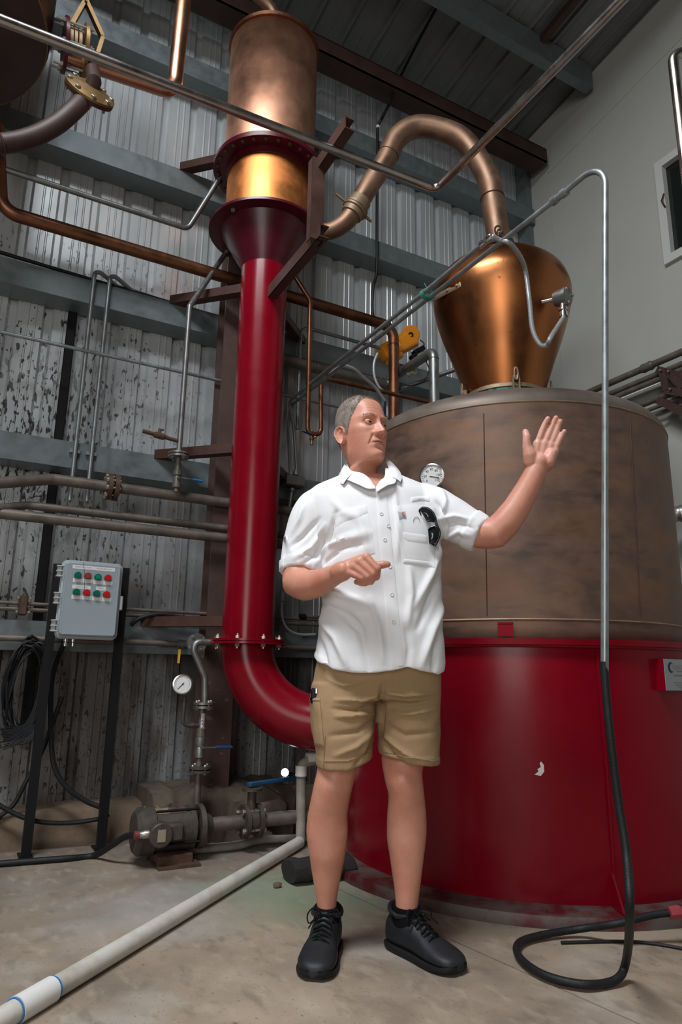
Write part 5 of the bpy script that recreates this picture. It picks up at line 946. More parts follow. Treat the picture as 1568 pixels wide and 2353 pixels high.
fingers = (((985, 555), (1045, 385), (1080, 300), (1118, 235), .0112, .0102, .0092), ((1075, 560), (1150, 380), (1190, 290), (1222, 225), .0112, .0102, .0092), ((1152, 580), (1220, 415), (1252, 330), (1280, 270), .0108, .0099, .0089), ((1205, 640), (1262, 515), (1300, 445), (1330, 398), .0100, .0090, .0082))
for a, b, c, e, ra, rb_, rc_ in fingers: chain(mb, [hz(*a, D0-.006, ra*1.08), hz((a[0]+b[0])/2, (a[1]+b[1])/2, D0, ra*1.0), hz(*b, D0+.003, rb_*1.06), hz(*c, D0+.008, rc_*1.05), hz(*e, D0+.014, rc_)], 14)
chain(mb, [hz(850, 610, D0+.018, .0165), hz(842, 520, D0+.024, .0135), hz(845, 470, D0+.024, .0138), hz(828, 405, D0+.018, .0110)], 14)
S = 5.407; ox, oy = 630, 1180; W0 = .225
chain(mb, [u(757, 1327, .165, 26), u(776, 1319, .20, 22), hz(810, 720, .215, .030), hz(860, 705, .225, .030)], 20)
kn = [(1150, 545), (1065, 595), (1000, 655), (945, 735)]; w0 = [(900, 655), (880, 690), (860, 725), (850, 760)]
pip = [(1285, 685), (1232, 748), (1165, 785), (1092, 805)]; dip = [(1275, 790), (1205, 845), (1130, 865), (1065, 855)]; tip = [(1235, 800), (1165, 850), (1100, 865), (1045, 850)]
for i in range(4):
    rr_ = (.0120, .0122, .0116, .0105)[i]; dk = W0+.028-.004*i
    chain(mb, [hz(*w0[i], W0, .020), hz((w0[i][0]+kn[i][0])/2, (w0[i][1]+kn[i][1])/2, W0+.006, .0185), hz(*kn[i], dk, rr_*1.28)], 14)
    chain(mb, [hz(*kn[i], dk, rr_*1.2), hz((kn[i][0]+pip[i][0])/2, (kn[i][1]+pip[i][1])/2, dk+.008, rr_*1.02), hz(*pip[i], dk+.012, rr_*1.08)], 14)
    chain(mb, [hz(*pip[i], dk+.012, rr_*1.05), hz(*dip[i], dk-.006, rr_*.95)], 12); chain(mb, [hz(*dip[i], dk-.006, rr_*.95), hz(tip[i][0]-20, tip[i][1], dk-.028, rr_*.9)], 12)
chain(mb, [hz(930, 690, W0-.02, .022), hz(1100, 660, W0-.012, .018), hz(1240, 645, W0+.002, .0145), hz(1320, 638, W0+.008, .0128), hz(1360, 634, W0+.010, .0135), hz(1412, 630, W0+.010, .0105)], 14)
chain(mb, [hz(930, 700, W0-.01, .024), hz(1130, 680, W0-.005, .018)], 12)
hv_, hf, hn = remesh(mb, .0034, 3, .45)

# ---- head (skin surface built from level sections, with the features pressed in)
hyaw = AZ+PI-math.radians(38)                    # the way the face points, turned to the picture's right
hfw = unit(V(math.sin(hyaw), math.cos(hyaw), .085)); hrt = unit(np.cross(hfw, mu)); hup = np.cross(hrt, hfw)
chin = PM(877, 1056, .03); crown = PM(836, 905, 0); HH = .238; HC = PM(834, 998, 0)
hs_ = 1.045
TAB = [(.2385, -.02, -.025, .004), (.236, .015, -.055, .030), (.228, .044, -.076, .050), (.214, .064, -.091, .063), (.195, .077, -.100, .0705), (.172, .086, -.105, .075), (.150, .0905, -.106, .0765), (.133, .0885, -.105, .0765), (.118, .086, -.102, .0755), (.100, .087, -.096, .0735), (.082, .0885, -.089, .0705), (.064, .0900, -.080, .0665), (.048, .0890, -.073, .062), (.034, .0865, -.068, .0575), (.020, .0870, -.066, .052), (.009, .0825, -.065, .0475), (.001, .070, -.064, .046), (-.004, .052, -.063, .048), (-.012, .036, -.064, .052), (-.028, .026, -.067, .0565), (-.055, .022, -.072, .0590), (-.085, .024, -.078, .062), (-.115, .032, -.085, .072), (-.140, .045, -.095, .095)]
def gz(x, c, s): return np.exp(-((x-c)/s)**2)
def headsurf(nr=230, nc=260):
    T = np.array(TAB); k = np.linspace(0, len(T)-1, nr); sp_t = np.array(spline([V(*r[:3]) for r in T], 12)); sw_ = np.array([p[0] for p in spline([V(r[3], 0, 0) for r in T], 12)]); kk = np.linspace(0, len(T)-1, len(sp_t))
    z = np.interp(k, kk, sp_t[:, 0]); yf = np.interp(k, kk, sp_t[:, 1]); yb_ = np.interp(k, kk, sp_t[:, 2]); w = np.maximum(np.interp(k, kk, sw_), .002)
    th = np.linspace(0, 2*PI, nc, endpoint=False); th = th+.28*np.sin(2*th-PI)*0
    ths = np.where(True, th, th); c, s = np.cos(ths), np.sin(ths)
    yc = (yf+yb_)/2*0+np.clip((yf+yb_)/2, -.03, .0)
    X = w[:, None]*np.sign(c)[None]*np.abs(c)[None]**.88
    Y = np.where(s[None] > 0, yc[:, None]+(yf-yc)[:, None]*np.abs(s)[None]**.95, yc[:, None]-(yc-yb_)[:, None]*np.abs(s)[None])
    Z = np.repeat(z[:, None], nc, 1); ax_ = np.abs(X); fr = (s[None] > 0)*smooth01(s/.35)[None]; up = Z > -.002
    f = np.zeros_like(X)
    # nose
    rid = np.interp(Z, [.074, .0795, .084, .090, .105, .120, .134, .144], [0, .015, .029, .0315, .022, .0135, .006, 0]); wid = np.interp(Z, [.075, .088, .105, .135], [.0145, .0138, .0098, .009])
    f += rid*np.exp(-(X/wid)**2); f += .0125*gz(ax_, .0165, .0072)*gz(Z, .0855, .0075)
    f -= .006*gz(ax_, .0075, .004)*gz(Z, .0775, .0035)
    # brow, sockets, cheeks
    Ze = Z+.005
    f += .0060*gz(ax_, .030, .020)*gz(Ze, .149, .0075); f += .002*gz(X, 0, .012)*gz(Ze, .148, .012)
    f -= .0135*gz(ax_, .0325, .0165)*gz(Ze, .1305, .0105); f -= .006*gz(ax_, .017, .007)*gz(Ze, .130, .009)
    f += .0055*gz(ax_, .047, .016)*gz(Z, .104, .014); f -= .0035*gz(ax_, .046, .014)*gz(Z, .062, .016)
    f -= .0022*gz(ax_, .034, .012)*gz(Ze, .1125, .0035)                                                   # bag under the eye
    # nasolabial crease
    xn = np.interp(Z, [.040, .060, .090], [.036, .031, .0195]); f -= .0036*np.exp(-((ax_-xn)/.0042)**2)*smooth01((Z-.040)/.015)*smooth01((.094-Z)/.012); f += .0022*np.exp(-((ax_-xn-.010)/.008)**2)*smooth01((Z-.045)/.015)*smooth01((.098-Z)/.012)
    # mouth
    f += .0048*gz(X, 0, .024)*gz(Z, .061, .011); f -= .0016*gz(X, 0, .0035)*gz(Z, .071, .006)
    ml = .0565-.0016*(ax_/.022)**2; f += .0030*np.exp(-(ax_/.021)**4)*gz(Z, ml+.0045, .0034); f -= .0100*np.exp(-(ax_/.0225)**4)*np.exp(-((Z-ml)/.0022)**2); f += .0046*np.exp(-(ax_/.018)**4)*gz(Z, ml-.0058, .0045)
    f -= .0034*gz(X, 0, .018)*gz(Z, .0385, .0045); f += .0060*gz(X, 0, .017)*gz(Z, .020, .0115); f -= .002*gz(ax_, .027, .006)*gz(Z, .050, .010)
    f -= .0011*(gz(Z+.10*X**2*10, .172, .0016)+gz(Z+.10*X**2*10, .183, .0016)+gz(Z+X**2, .194, .0016))*np.exp(-(ax_/.040)**4); f -= .0010*gz(X, .006, .0018)*gz(Z, .143, .009)+.0010*gz(X, -.006, .0018)*gz(Z, .143, .009)
    f = f*fr*up
    Y = Y+f; side = np.sign(X)
    X = X-side*.0050*gz(Z, .165, .022)*gz(Y, .052, .022); X = X+side*.0030*gz(Z, .108, .018)*gz(Y, .045, .025); X = X+side*.004*gz(Z, .035, .02)*gz(Y, -.005, .025)
    return X, Y, Z, th
HX, HY, HZ, HT = headsurf()
def hw(x, y, z): return HC+hs_*(hrt*x+hfw*(y)+hup*(z-.115)*1.075)
nr_, nc_ = HX.shape
NECK0 = PM(847, 1085, -.005)
def headpt(x, y, z):
    p = hw(x, y, z)
    if z < .0:      # the neck swings from the head down to the collar
        t = smooth01(np.array([-z/.12]))[0]; tgt = NECK0-ms*x*1.12+mf*(y+.02)*1.05; tgt[2] = p[2]; base = p*(1-t)+tgt*t; return base
    return p
G = [[headpt(HX[i, j], HY[i, j], HZ[i, j]) for j in range(nc_)]+[headpt(HX[i, 0], HY[i, 0], HZ[i, 0])] for i in range(nr_)]
hb = MB(); hb.rings([r[:-1] for r in G], True, False)
# ears
def ear(side):
    e = MB(); c = (side*.0745, -.014, .098); nU, nV = 30, 44; R = []
    for i in range(nU):
        r_ = i/(nU-1); row = []
        for j in range(nV):
            t = 2*PI*j/nV; ca, sa = math.cos(t), math.sin(t)
            rim_ = (1.0 if ca < .6 else .35)*(1-.75*max(0, -sa)); prof_ = .012*r_**1.6+.0055*math.exp(-((r_-.90)/.085)**2)*rim_+.0055*math.exp(-((r_-.52)/.11)**2)*(ca < .35)*min(1, max(0, sa+.75))*(1-.4*(ca > 0))+.005*math.exp(-((r_*ca-.62)**2+(r_*sa+.12)**2)/.03)-.0035*math.exp(-((r_-.72)/.07)**2)*(ca < .3)*(sa > -.5)
            if r_ > .97: prof_ = .002
            yy = c[1]-.004*sa*0+(.0185*ca*(1-.10*sa*-1)*(1.0 if sa > 0 else .78))*r_-.006*sa*r_; zz = c[2]+(.0335*sa if sa > 0 else .031*sa)*r_
            flare = .012*max(0, -(ca*r_))+.002; lobe = .003*max(0, -sa)*r_
            row.append(hw(c[0]+side*(flare+prof_-.002+lobe-.009*math.exp(-((r_*ca-.15)**2+(r_*sa+.12)**2)/.09)), yy, zz))
        R.append(row)
    R.append([hw(c[0]+side*(-.008), c[1]+.012*math.cos(2*PI*j/nV)+.004, c[2]+.024*math.sin(2*PI*j/nV)) for j in range(nV)])
    e.rings(R, True, True); return e
for s_ in (-1, 1): e = ear(s_); hb.add(e.v, e.f)
spot(skinm, (.70, .38, .31), tuple(PM(1248, 1010, .11)-LOC[man.name]),   .055, .105, .75, .02)
body = MB(); body.add(bv, bf); body.add(hv_, hf); body.add(hb.v, hb.f)
bo = part('body', body, skinm, man, ang=80)
# eyes
for s_ in (-1, 1):
    ec = hw(s_*.0325, .0700, .1240); gaze = unit(hfw*1.0+(-ms if False else ms)*.30+hup*.0)
    mb = MB(); mb.sphere(ec, .0125, 24, 16); eye = part('eye', mb, mat('eye_white', (.42, .36, .335), .25) if s_ < 0 else bpy.data.materials['eye_white'], man)
    e_ = frame(gaze); mb = MB(); mb.grid([[ec+.01265*(math.cos(a)*gaze+math.sin(a)*(math.cos(t)*e_[0]+math.sin(t)*e_[1])) for t in np.linspace(0, 2*PI, 21)] for a in (.02, .2, .35, .50)]); part('iris', mb, mat('brown_iris', (.035, .018, .010), .15) if s_ < 0 else bpy.data.materials['brown_iris'], eye)
    for nm, lo_, hi_, rr_ in (('upper_eyelid', .19, 1.75, .0139), ('lower_eyelid', -.36, -1.5, .0132)):
        mb = MB(); G_ = []
        for k_ in range(9):
            el_ = lo_+(hi_-lo_)*k_/8; row = []
            for a in np.linspace(-1.5, 1.5, 19):
                edge = (1-(abs(a)/1.5)**2.2); e2 = el_*(edge if k_ == 0 else 1)*(1 if k_ else 1)-(0 if k_ else 0); e3 = (e2-.08*(1-edge)) ; row.append(ec+rr_*(hfw*math.cos(e3)*math.cos(a)+hrt*math.cos(e3)*math.sin(a)+hup*math.sin(e3)))
            G_.append(row)
        mb.grid(G_); part(nm, mb, skinm, man)
    mb = MB(); rb_ = random.Random(4+s_)
    for i in range(150):
        x_ = s_*(.014+.036*rb_.random()); z0_ = .1425+.0045*math.sin((abs(x_)-.014)/.036*PI*.8)+rb_.uniform(-.003, .003); j = int(np.argmin(np.abs(HT-math.atan2(1, 1e-9)))); col_ = np.argmin(np.hypot(HX-x_, HZ-z0_)+9*(HY < 0)); y_ = HY.flat[col_]
        p = hw(x_, y_-.0005, z0_); q = hw(x_+s_*.007, y_+.0008, z0_+rb_.uniform(.0, .003)); mb.add([p, p+hup*.0010, q], [(0, 1, 2)])
    part('eyebrow', mb, mat('sandy_brow', (.36, .235, .16), .7) if s_ < 0 else bpy.data.materials['sandy_brow'], man, kind='stuff')
# inner mouth and lips tone
lipm = mat('lip_skin', (.40, .165, .125), .45)
mb = MB(); G_ = []
for z_ in np.linspace(.0570, .0468, 7):
    row = []
    for x_ in np.linspace(-.021, .021, 25):
        zz = z_-.0016*(x_/.022)**2+(.004*(1-(abs(x_)/.021)**2)-.004)*(1 if z_ < .052 else 0)*-1; i = int(np.argmin(np.abs(HZ[:, 0]-zz))); row_x = np.where(HT < PI)[0]; j = row_x[int(np.argmin(np.abs(HX[i, row_x]-x_)))]; row.append(hw(x_, np.interp(x_, HX[i, row_x][::-1], HY[i, row_x][::-1])+.0004, HZ[i, 0]))
    G_.append(row)
mb.grid(G_); part('lower_lip', mb, lipm, man)
# ---- hair: a close cap over the skull with short blades
def hairline(x, y):       # lowest level of hair for a place around the head
    a = math.atan2(abs(x)/.076, y/.095 if y > 0 else y/.105)   # 0 at the face, pi at the nape
    return float(np.interp(a, [0, .35, .62, .80, .95, 1.10, 1.30, 1.50, 1.62, 1.85, 2.2, 3.15], [.213, .216, .214, .205, .189, .170, .138, .092, .120, .105, .092, .078]))
hc = MB(); mask = np.zeros((nr_, nc_), bool)
for i in range(nr_):
    for j in range(nc_): mask[i, j] = HZ[i, j] > hairline(HX[i, j], HY[i, j])+.004*noise.noise((HX[i, j]*90, HY[i, j]*90, HZ[i, j]*60))
P3 = np.array([[headpt(HX[i, j], HY[i, j], HZ[i, j]) for j in range(nc_)] for i in range(nr_)]); cen3 = hw(0, -.01, .13); N3 = P3-cen3; N3 /= np.linalg.norm(N3, axis=2)[..., None]
idx = {}; vs = []; fs = []
for i in range(nr_-1):
    for j in range(nc_):
        j2 = (j+1) % nc_
        if mask[i, j] and mask[i+1, j] and mask[i, j2] and mask[i+1, j2]:
            f_ = []
            for a, b in ((i, j), (i, j2), (i+1, j2), (i+1, j)):
                if (a, b) not in idx:
                    dep = max(0, HZ[a, b]-hairline(HX[a, b], HY[a, b])); t_ = .0004+.0062*min(1, dep/.03)+.0005*noise.noise((HX[a, b]*260, HY[a, b]*120, HZ[a, b]*120)); idx[(a, b)] = len(vs); vs.append(P3[a, b]+N3[a, b]*t_)
                f_.append(idx[(a, b)])
            fs.append(tuple(f_))
hc.add(vs, fs); hair = part('hair', hc, hairM, man, ang=80)
rr = random.Random(3); bl = MB(); cand = np.argwhere(mask)
V_, F_ = [], []
for k_ in range(9000):
    i, j = cand[rr.randrange(len(cand))]; p = P3[i, j]+N3[i, j]*.001; dep = HZ[i, j]-hairline(HX[i, j], HY[i, j]); L_ = .006+.010*min(1, max(0, dep)/.05); fwd = hfw*(.9 if HZ[i, j] > .17 else .15)+hup*(-.7 if HZ[i, j] < .2 else .05); d = unit(N3[i, j]*(.5 if HZ[i, j] > .17 else .22)+fwd*.8+.35*V(rr.uniform(-1, 1), rr.uniform(-1, 1), rr.uniform(-1, 1))); s_ = unit(np.cross(d, N3[i, j]))*.0006
    o_ = len(V_); V_ += [tuple(p-s_), tuple(p+s_), tuple(p+d*L_)]; F_.append((o_, o_+1, o_+2))
bl.add(V_, F_); part('hair_strands', bl, hairM, hair, kind='stuff')
# ---- shirt
sb = MB()
tors = [R2(800, 905, 1088, .070, .075, -.02), R2(770, 935, 1100, .085, .085, -.02), R2(728, 976, 1118, .10, .095, -.015), R2(704, 1000, 1140, .112, .11, -.005), R2(702, 1004, 1170, .125, .12, 0), R2(716, 1010, 1215, .140, .125, 0, 2.2), R2(738, 1013, 1270, .145, .125, 0, 2.3), R2(742, 1015, 1340, .145, .12, 0, 2.35), R2(738, 1017, 1410, .147, .12, 0, 2.35), R2(730, 1020, 1470, .148, .125, 0, 2.35), R2(723, 1023, 1525, .150, .13, 0, 2.4), R2(721, 1023, 1556, .150, .13, 0, 2.4)]; FS = 1.9
td_ = densify(tors, 5); loft(sb, td_, 56)
def tubeR(mb, pts, n=32):
    chain(mb, [u(*p) for p in pts], n)
def sleeve(mb, pts, n=32):
    P = spline([PM(x, y, d) for x, y, d, r in pts], 5); R_ = [q[0] for q in spline([V(r*pxm(y, d), 0, 0) for x, y, d, r in pts], 5)]; b = unit(P[-1]-P[-2]); P.append(P[-1]-b*.03); R_.append(R_[-1]-.010); mb.tube(P, R_, n)
sleeve(sb, [(765, 1145, -.005, 28), (740, 1158, -.005, 42), (722, 1180, -.005, 50), (708, 1222, -.005, 51), (698, 1272, .0, 51), (691, 1318, .02, 49)])
sleeve(sb, [(940, 1135, -.005, 28), (965, 1148, -.005, 42), (990, 1166, 0, 51), (1030, 1188, .015, 51), (1068, 1209, .03, 46), (1105, 1228, .045, 43)])
sv_, sf, sn = remesh(sb, .0055, 6, .5)
# hem: cut the bottom to the curved shirt tail
s_co = sv_@ms; zh = np.interp((s_co-PM(872, 1540)@ms)/pxm(1540), [-152, -140, -100, -60, -20, 30, 60, 100, 130, 146, 152], [1508, 1522, 1541, 1548, 1549, 1541, 1534, 1543, 1550, 1542, 1518])
zhem = np.array([PM(784, y, .12)[2] for y in np.linspace(1500, 1560, 61)]); zline = np.interp(zh, np.linspace(1500, 1560, 61), zhem)
low = sv_[:, 2] < zline+.03; bot = PM(784, 1556)[2]
tfac = np.clip((zline+.03-sv_[:, 2])/(zline+.03-bot+.004), 0, 1); sv_[low, 2] = (zline+.03-tfac*.03)[low]
def renorm(v, f):
    q = np.array([t if len(t) == 4 else (*t, t[-1]) for t in f]); a = np.cross(v[q[:, 2]]-v[q[:, 0]], v[q[:, 3]]-v[q[:, 1]]); n = np.zeros_like(v)
    for k in range(4): np.add.at(n, q[:, k], a)
    return n/np.maximum(np.linalg.norm(n, axis=1), 1e-9)[:, None]
FOLDS = [([(752, 1262), (765, 1225), (775, 1190)], -.010, .010), ([(752, 1262), (800, 1250), (850, 1240)], .006, .012), ([(745, 1300), (790, 1270), (850, 1262)], -.006, .010), ([(740, 1345), (790, 1375), (850, 1400)], .009, .014), ([(735, 1385), (780, 1410), (830, 1450)], -.008, .014), ([(735, 1420), (775, 1470), (800, 1530)], .009, .016), ([(730, 1460), (748, 1510), (755, 1545)], -.007, .012),
         ([(790, 1400), (830, 1450), (850, 1540)], -.007, .018), ([(850, 1380), (870, 1440), (880, 1520)], .006, .014), ([(1012, 1262), (985, 1330), (950, 1400)], .008, .014), ([(1014, 1320), (985, 1380), (955, 1450)], -.008, .014), ([(1018, 1390), (990, 1450), (965, 1530)], .009, .016), ([(1018, 1440), (1000, 1490), (990, 1545)], -.007, .012), ([(940, 1310), (945, 1370), (935, 1440)], .006, .014), ([(930, 1440), (940, 1490), (935, 1535)], -.005, .012),
         ([(700, 1165), (690, 1200), (672, 1232)], .006, .012), ([(735, 1200), (700, 1238), (668, 1262)], -.007, .011), ([(748, 1215), (715, 1265), (680, 1290)], .007, .011), ([(750, 1240), (728, 1280), (700, 1302)], -.006, .009), ([(748, 1260), (735, 1285), (722, 1305)], .005, .008),
         ([(1005, 1150), (1022, 1178), (1030, 1225)], -.007, .009), ([(1010, 1190), (1045, 1185), (1085, 1195)], .005, .009), ([(1018, 1215), (1050, 1210), (1080, 1225)], -.006, .009), ([(1020, 1240), (1050, 1228), (1075, 1240)], .006, .009), ([(1012, 1130), (1020, 1160), (1015, 1200)], .006, .010), ([(820, 1180), (840, 1240), (846, 1270)], .004, .012), ([(905, 1120), (915, 1200), (912, 1290)], .004, .012), ([(765, 1150), (790, 1180), (830, 1200)], .004, .016)]
for l_, dp, wd in FOLDS: sn = renorm(sv_, sf); sv_ = fold(sv_, sn, l_, dp*FS, wd*.78, .10 if l_[0][0] < 1012 and l_[0][0] > 752 else .03)
# cuffs: a raised turned-back band; seam rings
for (pa, pb, ra, w_) in ((PM(691, 1318, .02), PM(697, 1280, .0), .0045, .034), (PM(1105, 1228, .045), PM(1074, 1212, .032), .0045, .042)):
    ax_ = unit(pb-pa); t_ = (sv_-pa)@ax_; dist = np.linalg.norm(sv_-pa-t_[:, None]*ax_, axis=1); k = (t_ > -.02) & (t_ < w_) & (dist < .095); sn = renorm(sv_, sf); sv_[k] += sn[k]*ra
nz_ = np.array([noise.noise(Vector(p)*9)*.6+noise.noise(Vector(p)*22)*.4 for p in sv_]); sn = renorm(sv_, sf); sv_ = sv_+sn*(nz_*.0035)[:, None]
def inpoly(pts, poly):
    x, y = pts[:, 0], pts[:, 1]; r = np.zeros(len(pts), bool); n = len(poly)
    for i in range(n):
        (x1, y1), (x2, y2) = poly[i], poly[(i+1) % n]; c = ((y1 > y) != (y2 > y)) & (x < (x2-x1)*(y-y1)/((y2-y1) or 1e-9)+x1); r ^= c
    return r
pp_ = np.array([proj(p) for p in sv_]); neckhole = inpoly(pp_, [(770, 1020), (930, 1020), (906, 1082), (890, 1100), (866, 1126), (845, 1116), (818, 1100), (790, 1084)]); SF_ALL = sf
sf = [f for f in sf if not all(neckhole[i] for i in f)]
smb = MB(); smb.add(sv_, sf); shirt = part('shirt', smb, cloth, man, 'white button shirt with rolled sleeves', ang=70)
TR = BVHTree.FromPolygons([tuple(p) for p in sv_], sf)
def hit(px, py, tree=None):
    d = unit(ray(px, py)); r_ = (tree or TR).ray_cast(Vector(CAM), Vector(d)); return (np.array(r_[0]), np.array(r_[1])) if r_[0] is not None else (PM(px, py, .13), mf)
def patch(name, top, botl, th, m, parent, nu=18, nv=8, tree=None, lift=.0008, label=None):
    """a sewn-on cloth piece between two pixel outlines, laid on the cloth below it"""
    def samp(l, k): 
        a = np.array(l, float); L_ = np.r_[0, np.cumsum(np.hypot(*np.diff(a, axis=0).T))]; t = np.linspace(0, L_[-1], k); return np.c_[np.interp(t, L_, a[:, 0]), np.interp(t, L_, a[:, 1])]
    A_, B_ = samp(top, nu), samp(botl, nu); base, out = [], []
    for j in range(nv):
        w = j/(nv-1); rb, ro = [], []
        for i in range(nu):
            q = A_[i]*(1-w)+B_[i]*w; p, n_ = hit(q[0], q[1], tree); n_ = n_ if n_@mf > 0 else -n_; n_ = unit(n_+mf*.6); edge = min(i, nu-1-i) == 0 or j in (0, nv-1)
            rb.append(p+n_*(lift-.003)); ro.append(p+n_*(lift+(th*.35 if edge else th)))
        base.append(rb); out.append(ro)
    mb = MB(); mb.grid(out); bd = [(0, i) for i in range(nu)]+[(j, nu-1) for j in range(1, nv)]+[(nv-1, i) for i in range(nu-2, -1, -1)]+[(j, 0) for j in range(nv-2, 0, -1)]
    t_ = [out[a][b] for a, b in bd]; u_ = [base[a][b] for a, b in bd]; mb.rings([t_, u_], False, False); return part(name, mb, m, parent, label, ang=50)
patch('placket', [(864, 1126), (888, 1122)], [(900, 1538), (929, 1536)], .0028, clothd, shirt, 6, 60)
for px, py in ((877, 1182), (893, 1209), (885, 1241), (897, 1302), (901, 1366), (905, 1429)):
    p, n_ = hit(px, py); n_ = unit(n_+mf); p = p+n_*.0036; mb = MB(); mb.lathe([(.0062, 0), (.0064, .0012), (.0052, .0024), (.0042, .0016), (0, .0014)], p, n_, n=16); part('button', mb, mat('shell_button', (.66, .66, .66), .3) if 'shell_button' not in bpy.data.materials else bpy.data.materials['shell_button'], shirt)
patch('pocket_flap', [(762, 1184), (800, 1168), (842, 1160)], [(765, 1206), (774, 1211), (790, 1200), (825, 1188), (846, 1178)], .0035, clothd, shirt, 24, 6)
patch('chest_pocket', [(767, 1206), (846, 1178)], [(784, 1302), (862, 1270)], .0016, clothd, shirt, 16, 14)
patch('chest_pocket', [(905, 1163), (950, 1160), (1000, 1166)], [(927, 1292), (960, 1294), (999, 1304)], .0022, clothd, shirt, 16, 20)
patch('pocket_flap', [(924, 1221), (982, 1229)], [(926, 1236), (937, 1246), (984, 1251)], .0042, clothd, shirt, 18, 6)
patch('pocket_band', [(928, 1283), (992, 1290)], [(927, 1293), (999, 1303)], .0036, clothd, shirt, 18, 5)
patch('pocket_loop', [(945, 1143), (972, 1141), (987, 1141)], [(946, 1153), (956, 1152), (966, 1149), (988, 1152)], .0032, clothd, shirt, 16, 5)
patch('sleeve_tab', [(653, 1232), (664, 1232)], [(643, 1312), (652, 1314)], .003, clothd, shirt, 5, 16)
pt_ = patch('badge', [(915, 1177), (932, 1176)], [(918, 1194), (935, 1193.5)], .0034, mat('pale_grey_badge', (.42, .46, .52), .7), shirt, 5, 5, lift=.002)
p, n_ = hit(925.5, 1183); n_ = unit(n_+mf*.8); bx_ = unit(np.cross(mu, n_)); by_ = np.cross(n_, bx_); sc_ = pxm(1183, .14)
mb = MB(); o_ = p+n_*.0075; ol = [o_+bx_*x*sc_-by_*y*sc_ for x, y in [(3.6, -2.4), (2.6, -4.2), (0, -4.8), (-2.8, -3.6), (-3.8, -.6), (-3.0, 2.2), (-.6, 3.6), (2.4, 5.4), (4.6, 5.2), (5.2, 3.4), (4.0, 1.6), (2.0, 2.0), (.2, 1.2), (-.2, -.8), (1.2, -2.0)]]; mb.prism(ol, n_*.0006); part('emblem', mb, mat('orange_thread', (.62, .16, .03), .7), shirt, 'orange curled emblem on pale badge')
mb = MB(); q_ = o_-by_*7.4*sc_; mb.bar(q_-bx_*6*sc_, q_+bx_*6*sc_, .0008, .0004, up=n_); part('badge_line', mb, M['inkgrey'], shirt)
# collar
def cl(px, py, d): return PM(px, py, d)
def leaf(top, bot, th=.004, nu=14, nv=7, bulge=.006):
    T_ = spline([cl(*p) for p in top], 6); B_ = spline([cl(*p) for p in bot], 6); k = min(len(T_), len(B_)); G1, G2 = [], []
    for j in range(nv):
        w = j/(nv-1); r1, r2 = [], []
        for i in range(k): p = T_[i]*(1-w)+B_[i]*w+mf*bulge*math.sin(w*PI)+mu*bulge*.7*math.sin(w*PI); r1.append(p); r2.append(p-mf*th-mu*.001)
        G1.append(r1); G2.append(r2)
    mb = MB(); mb.grid(G1); mb.grid(G2)
    bd = [(0, i) for i in range(k)]+[(j, k-1) for j in range(1, nv)]+[(nv-1, i) for i in range(k-2, -1, -1)]+[(j, 0) for j in range(nv-2, 0, -1)]
    mb.rings([[G1[a][b] for a, b in bd], [G2[a][b] for a, b in bd]], False, False); return mb
part('collar', leaf([(800, 1062, -.04), (793, 1066, 0), (802, 1077, .045), (813, 1087, .075)], [(778, 1092, -.03), (779, 1099, .03), (782, 1109, .085), (789, 1112, .105)]), cloth, shirt)
part('collar', leaf([(800, 1060, -.06), (799, 1062, -.02), (806, 1080, .045), (832, 1087, .085), (848, 1098, .10), (862, 1117, .112)], [(790, 1100, -.04), (786, 1100, .03), (800, 1103, .10), (822, 1112, .125), (845, 1122, .135), (863, 1122, .137)], bulge=.003), cloth, shirt)
part('collar', leaf([(884, 1056, -.05), (889, 1064, .02), (894, 1080, .06), (891, 1095, .085)], [(905, 1066, -.03), (918, 1081, .03), (924, 1096, .075), (921, 1107, .10)]), cloth, shirt)
part('collar', leaf([(886, 1075, .05), (884, 1095, .09), (874, 1104, .11), (864, 1119, .118)], [(912, 1086, .05), (909, 1108, .115), (890, 1115, .135), (866, 1130, .142)], bulge=.003), cloth, shirt)
part('collar', leaf([(806, 1062, -.075), (845, 1066, -.10), (880, 1058, -.075)], [(800, 1085, -.10), (845, 1090, -.13), (890, 1080, -.10)]), cloth, shirt)
# neck ring of pocket lanyard
mb = MB(); p, n_ = hit(957, 1200); mb.tube([hit(957+7.5*math.cos(t), 1199+10*math.sin(-t))[0]+mf*.006 for t in np.linspace(0, PI, 14)], .0009, 5); part('cord_loop', mb, M['inkgrey'], shirt)
# ---- shorts
kb = MB()
loft(kb, densify([R2(735, 1012, 1490, .12, .12, 0, 2.3), R2(727, 1014, 1530, .125, .125, 0, 2.3), R2(718, 1013, 1575, .125, .125, -.01, 2.3), R2(718, 1012, 1610, .115, .12, -.015, 2.3)], 4), 48)
def legtube(rows):
    out = []
    for py, l, r, df, db, d in rows: a, b = PM(l, py, d), PM(r, py, d); out.append(((a+b)/2, np.linalg.norm(b-a)/2, df, db, 2.25))
    loft(kb, densify(out, 5), 44)
legtube([(1570, 716, 868, .10, .10, .0), (1610, 713, 866, .112, .11, .0), (1650, 714, 863, .112, .11, .005), (1690, 719, 860, .108, .105, .01), (1730, 726, 856, .106, .10, .01), (1763, 729, 855, .106, .10, .01)])
legtube([(1570, 880, 1011, .10, .10, -.02), (1610, 869, 1012, .11, .11, -.03), (1650, 867, 1012, .112, .11, -.035), (1690, 867, 1012, .11, .105, -.035), (1730, 870, 1011, .108, .10, -.035), (1757, 873, 1009, .108, .10, -.035)])
kv, kf, kn_ = remesh(kb, .0055, 5, .5)
sK = (kv@ms-PM(862, 1760)@ms)/pxm(1760)     # slanted hems
zk = np.interp(sK, [-135, -110, -60, -8, -4, 12, 40, 90, 148], [1768, 1773, 1771, 1747, 1745, 1743, 1746, 1763, 1769])
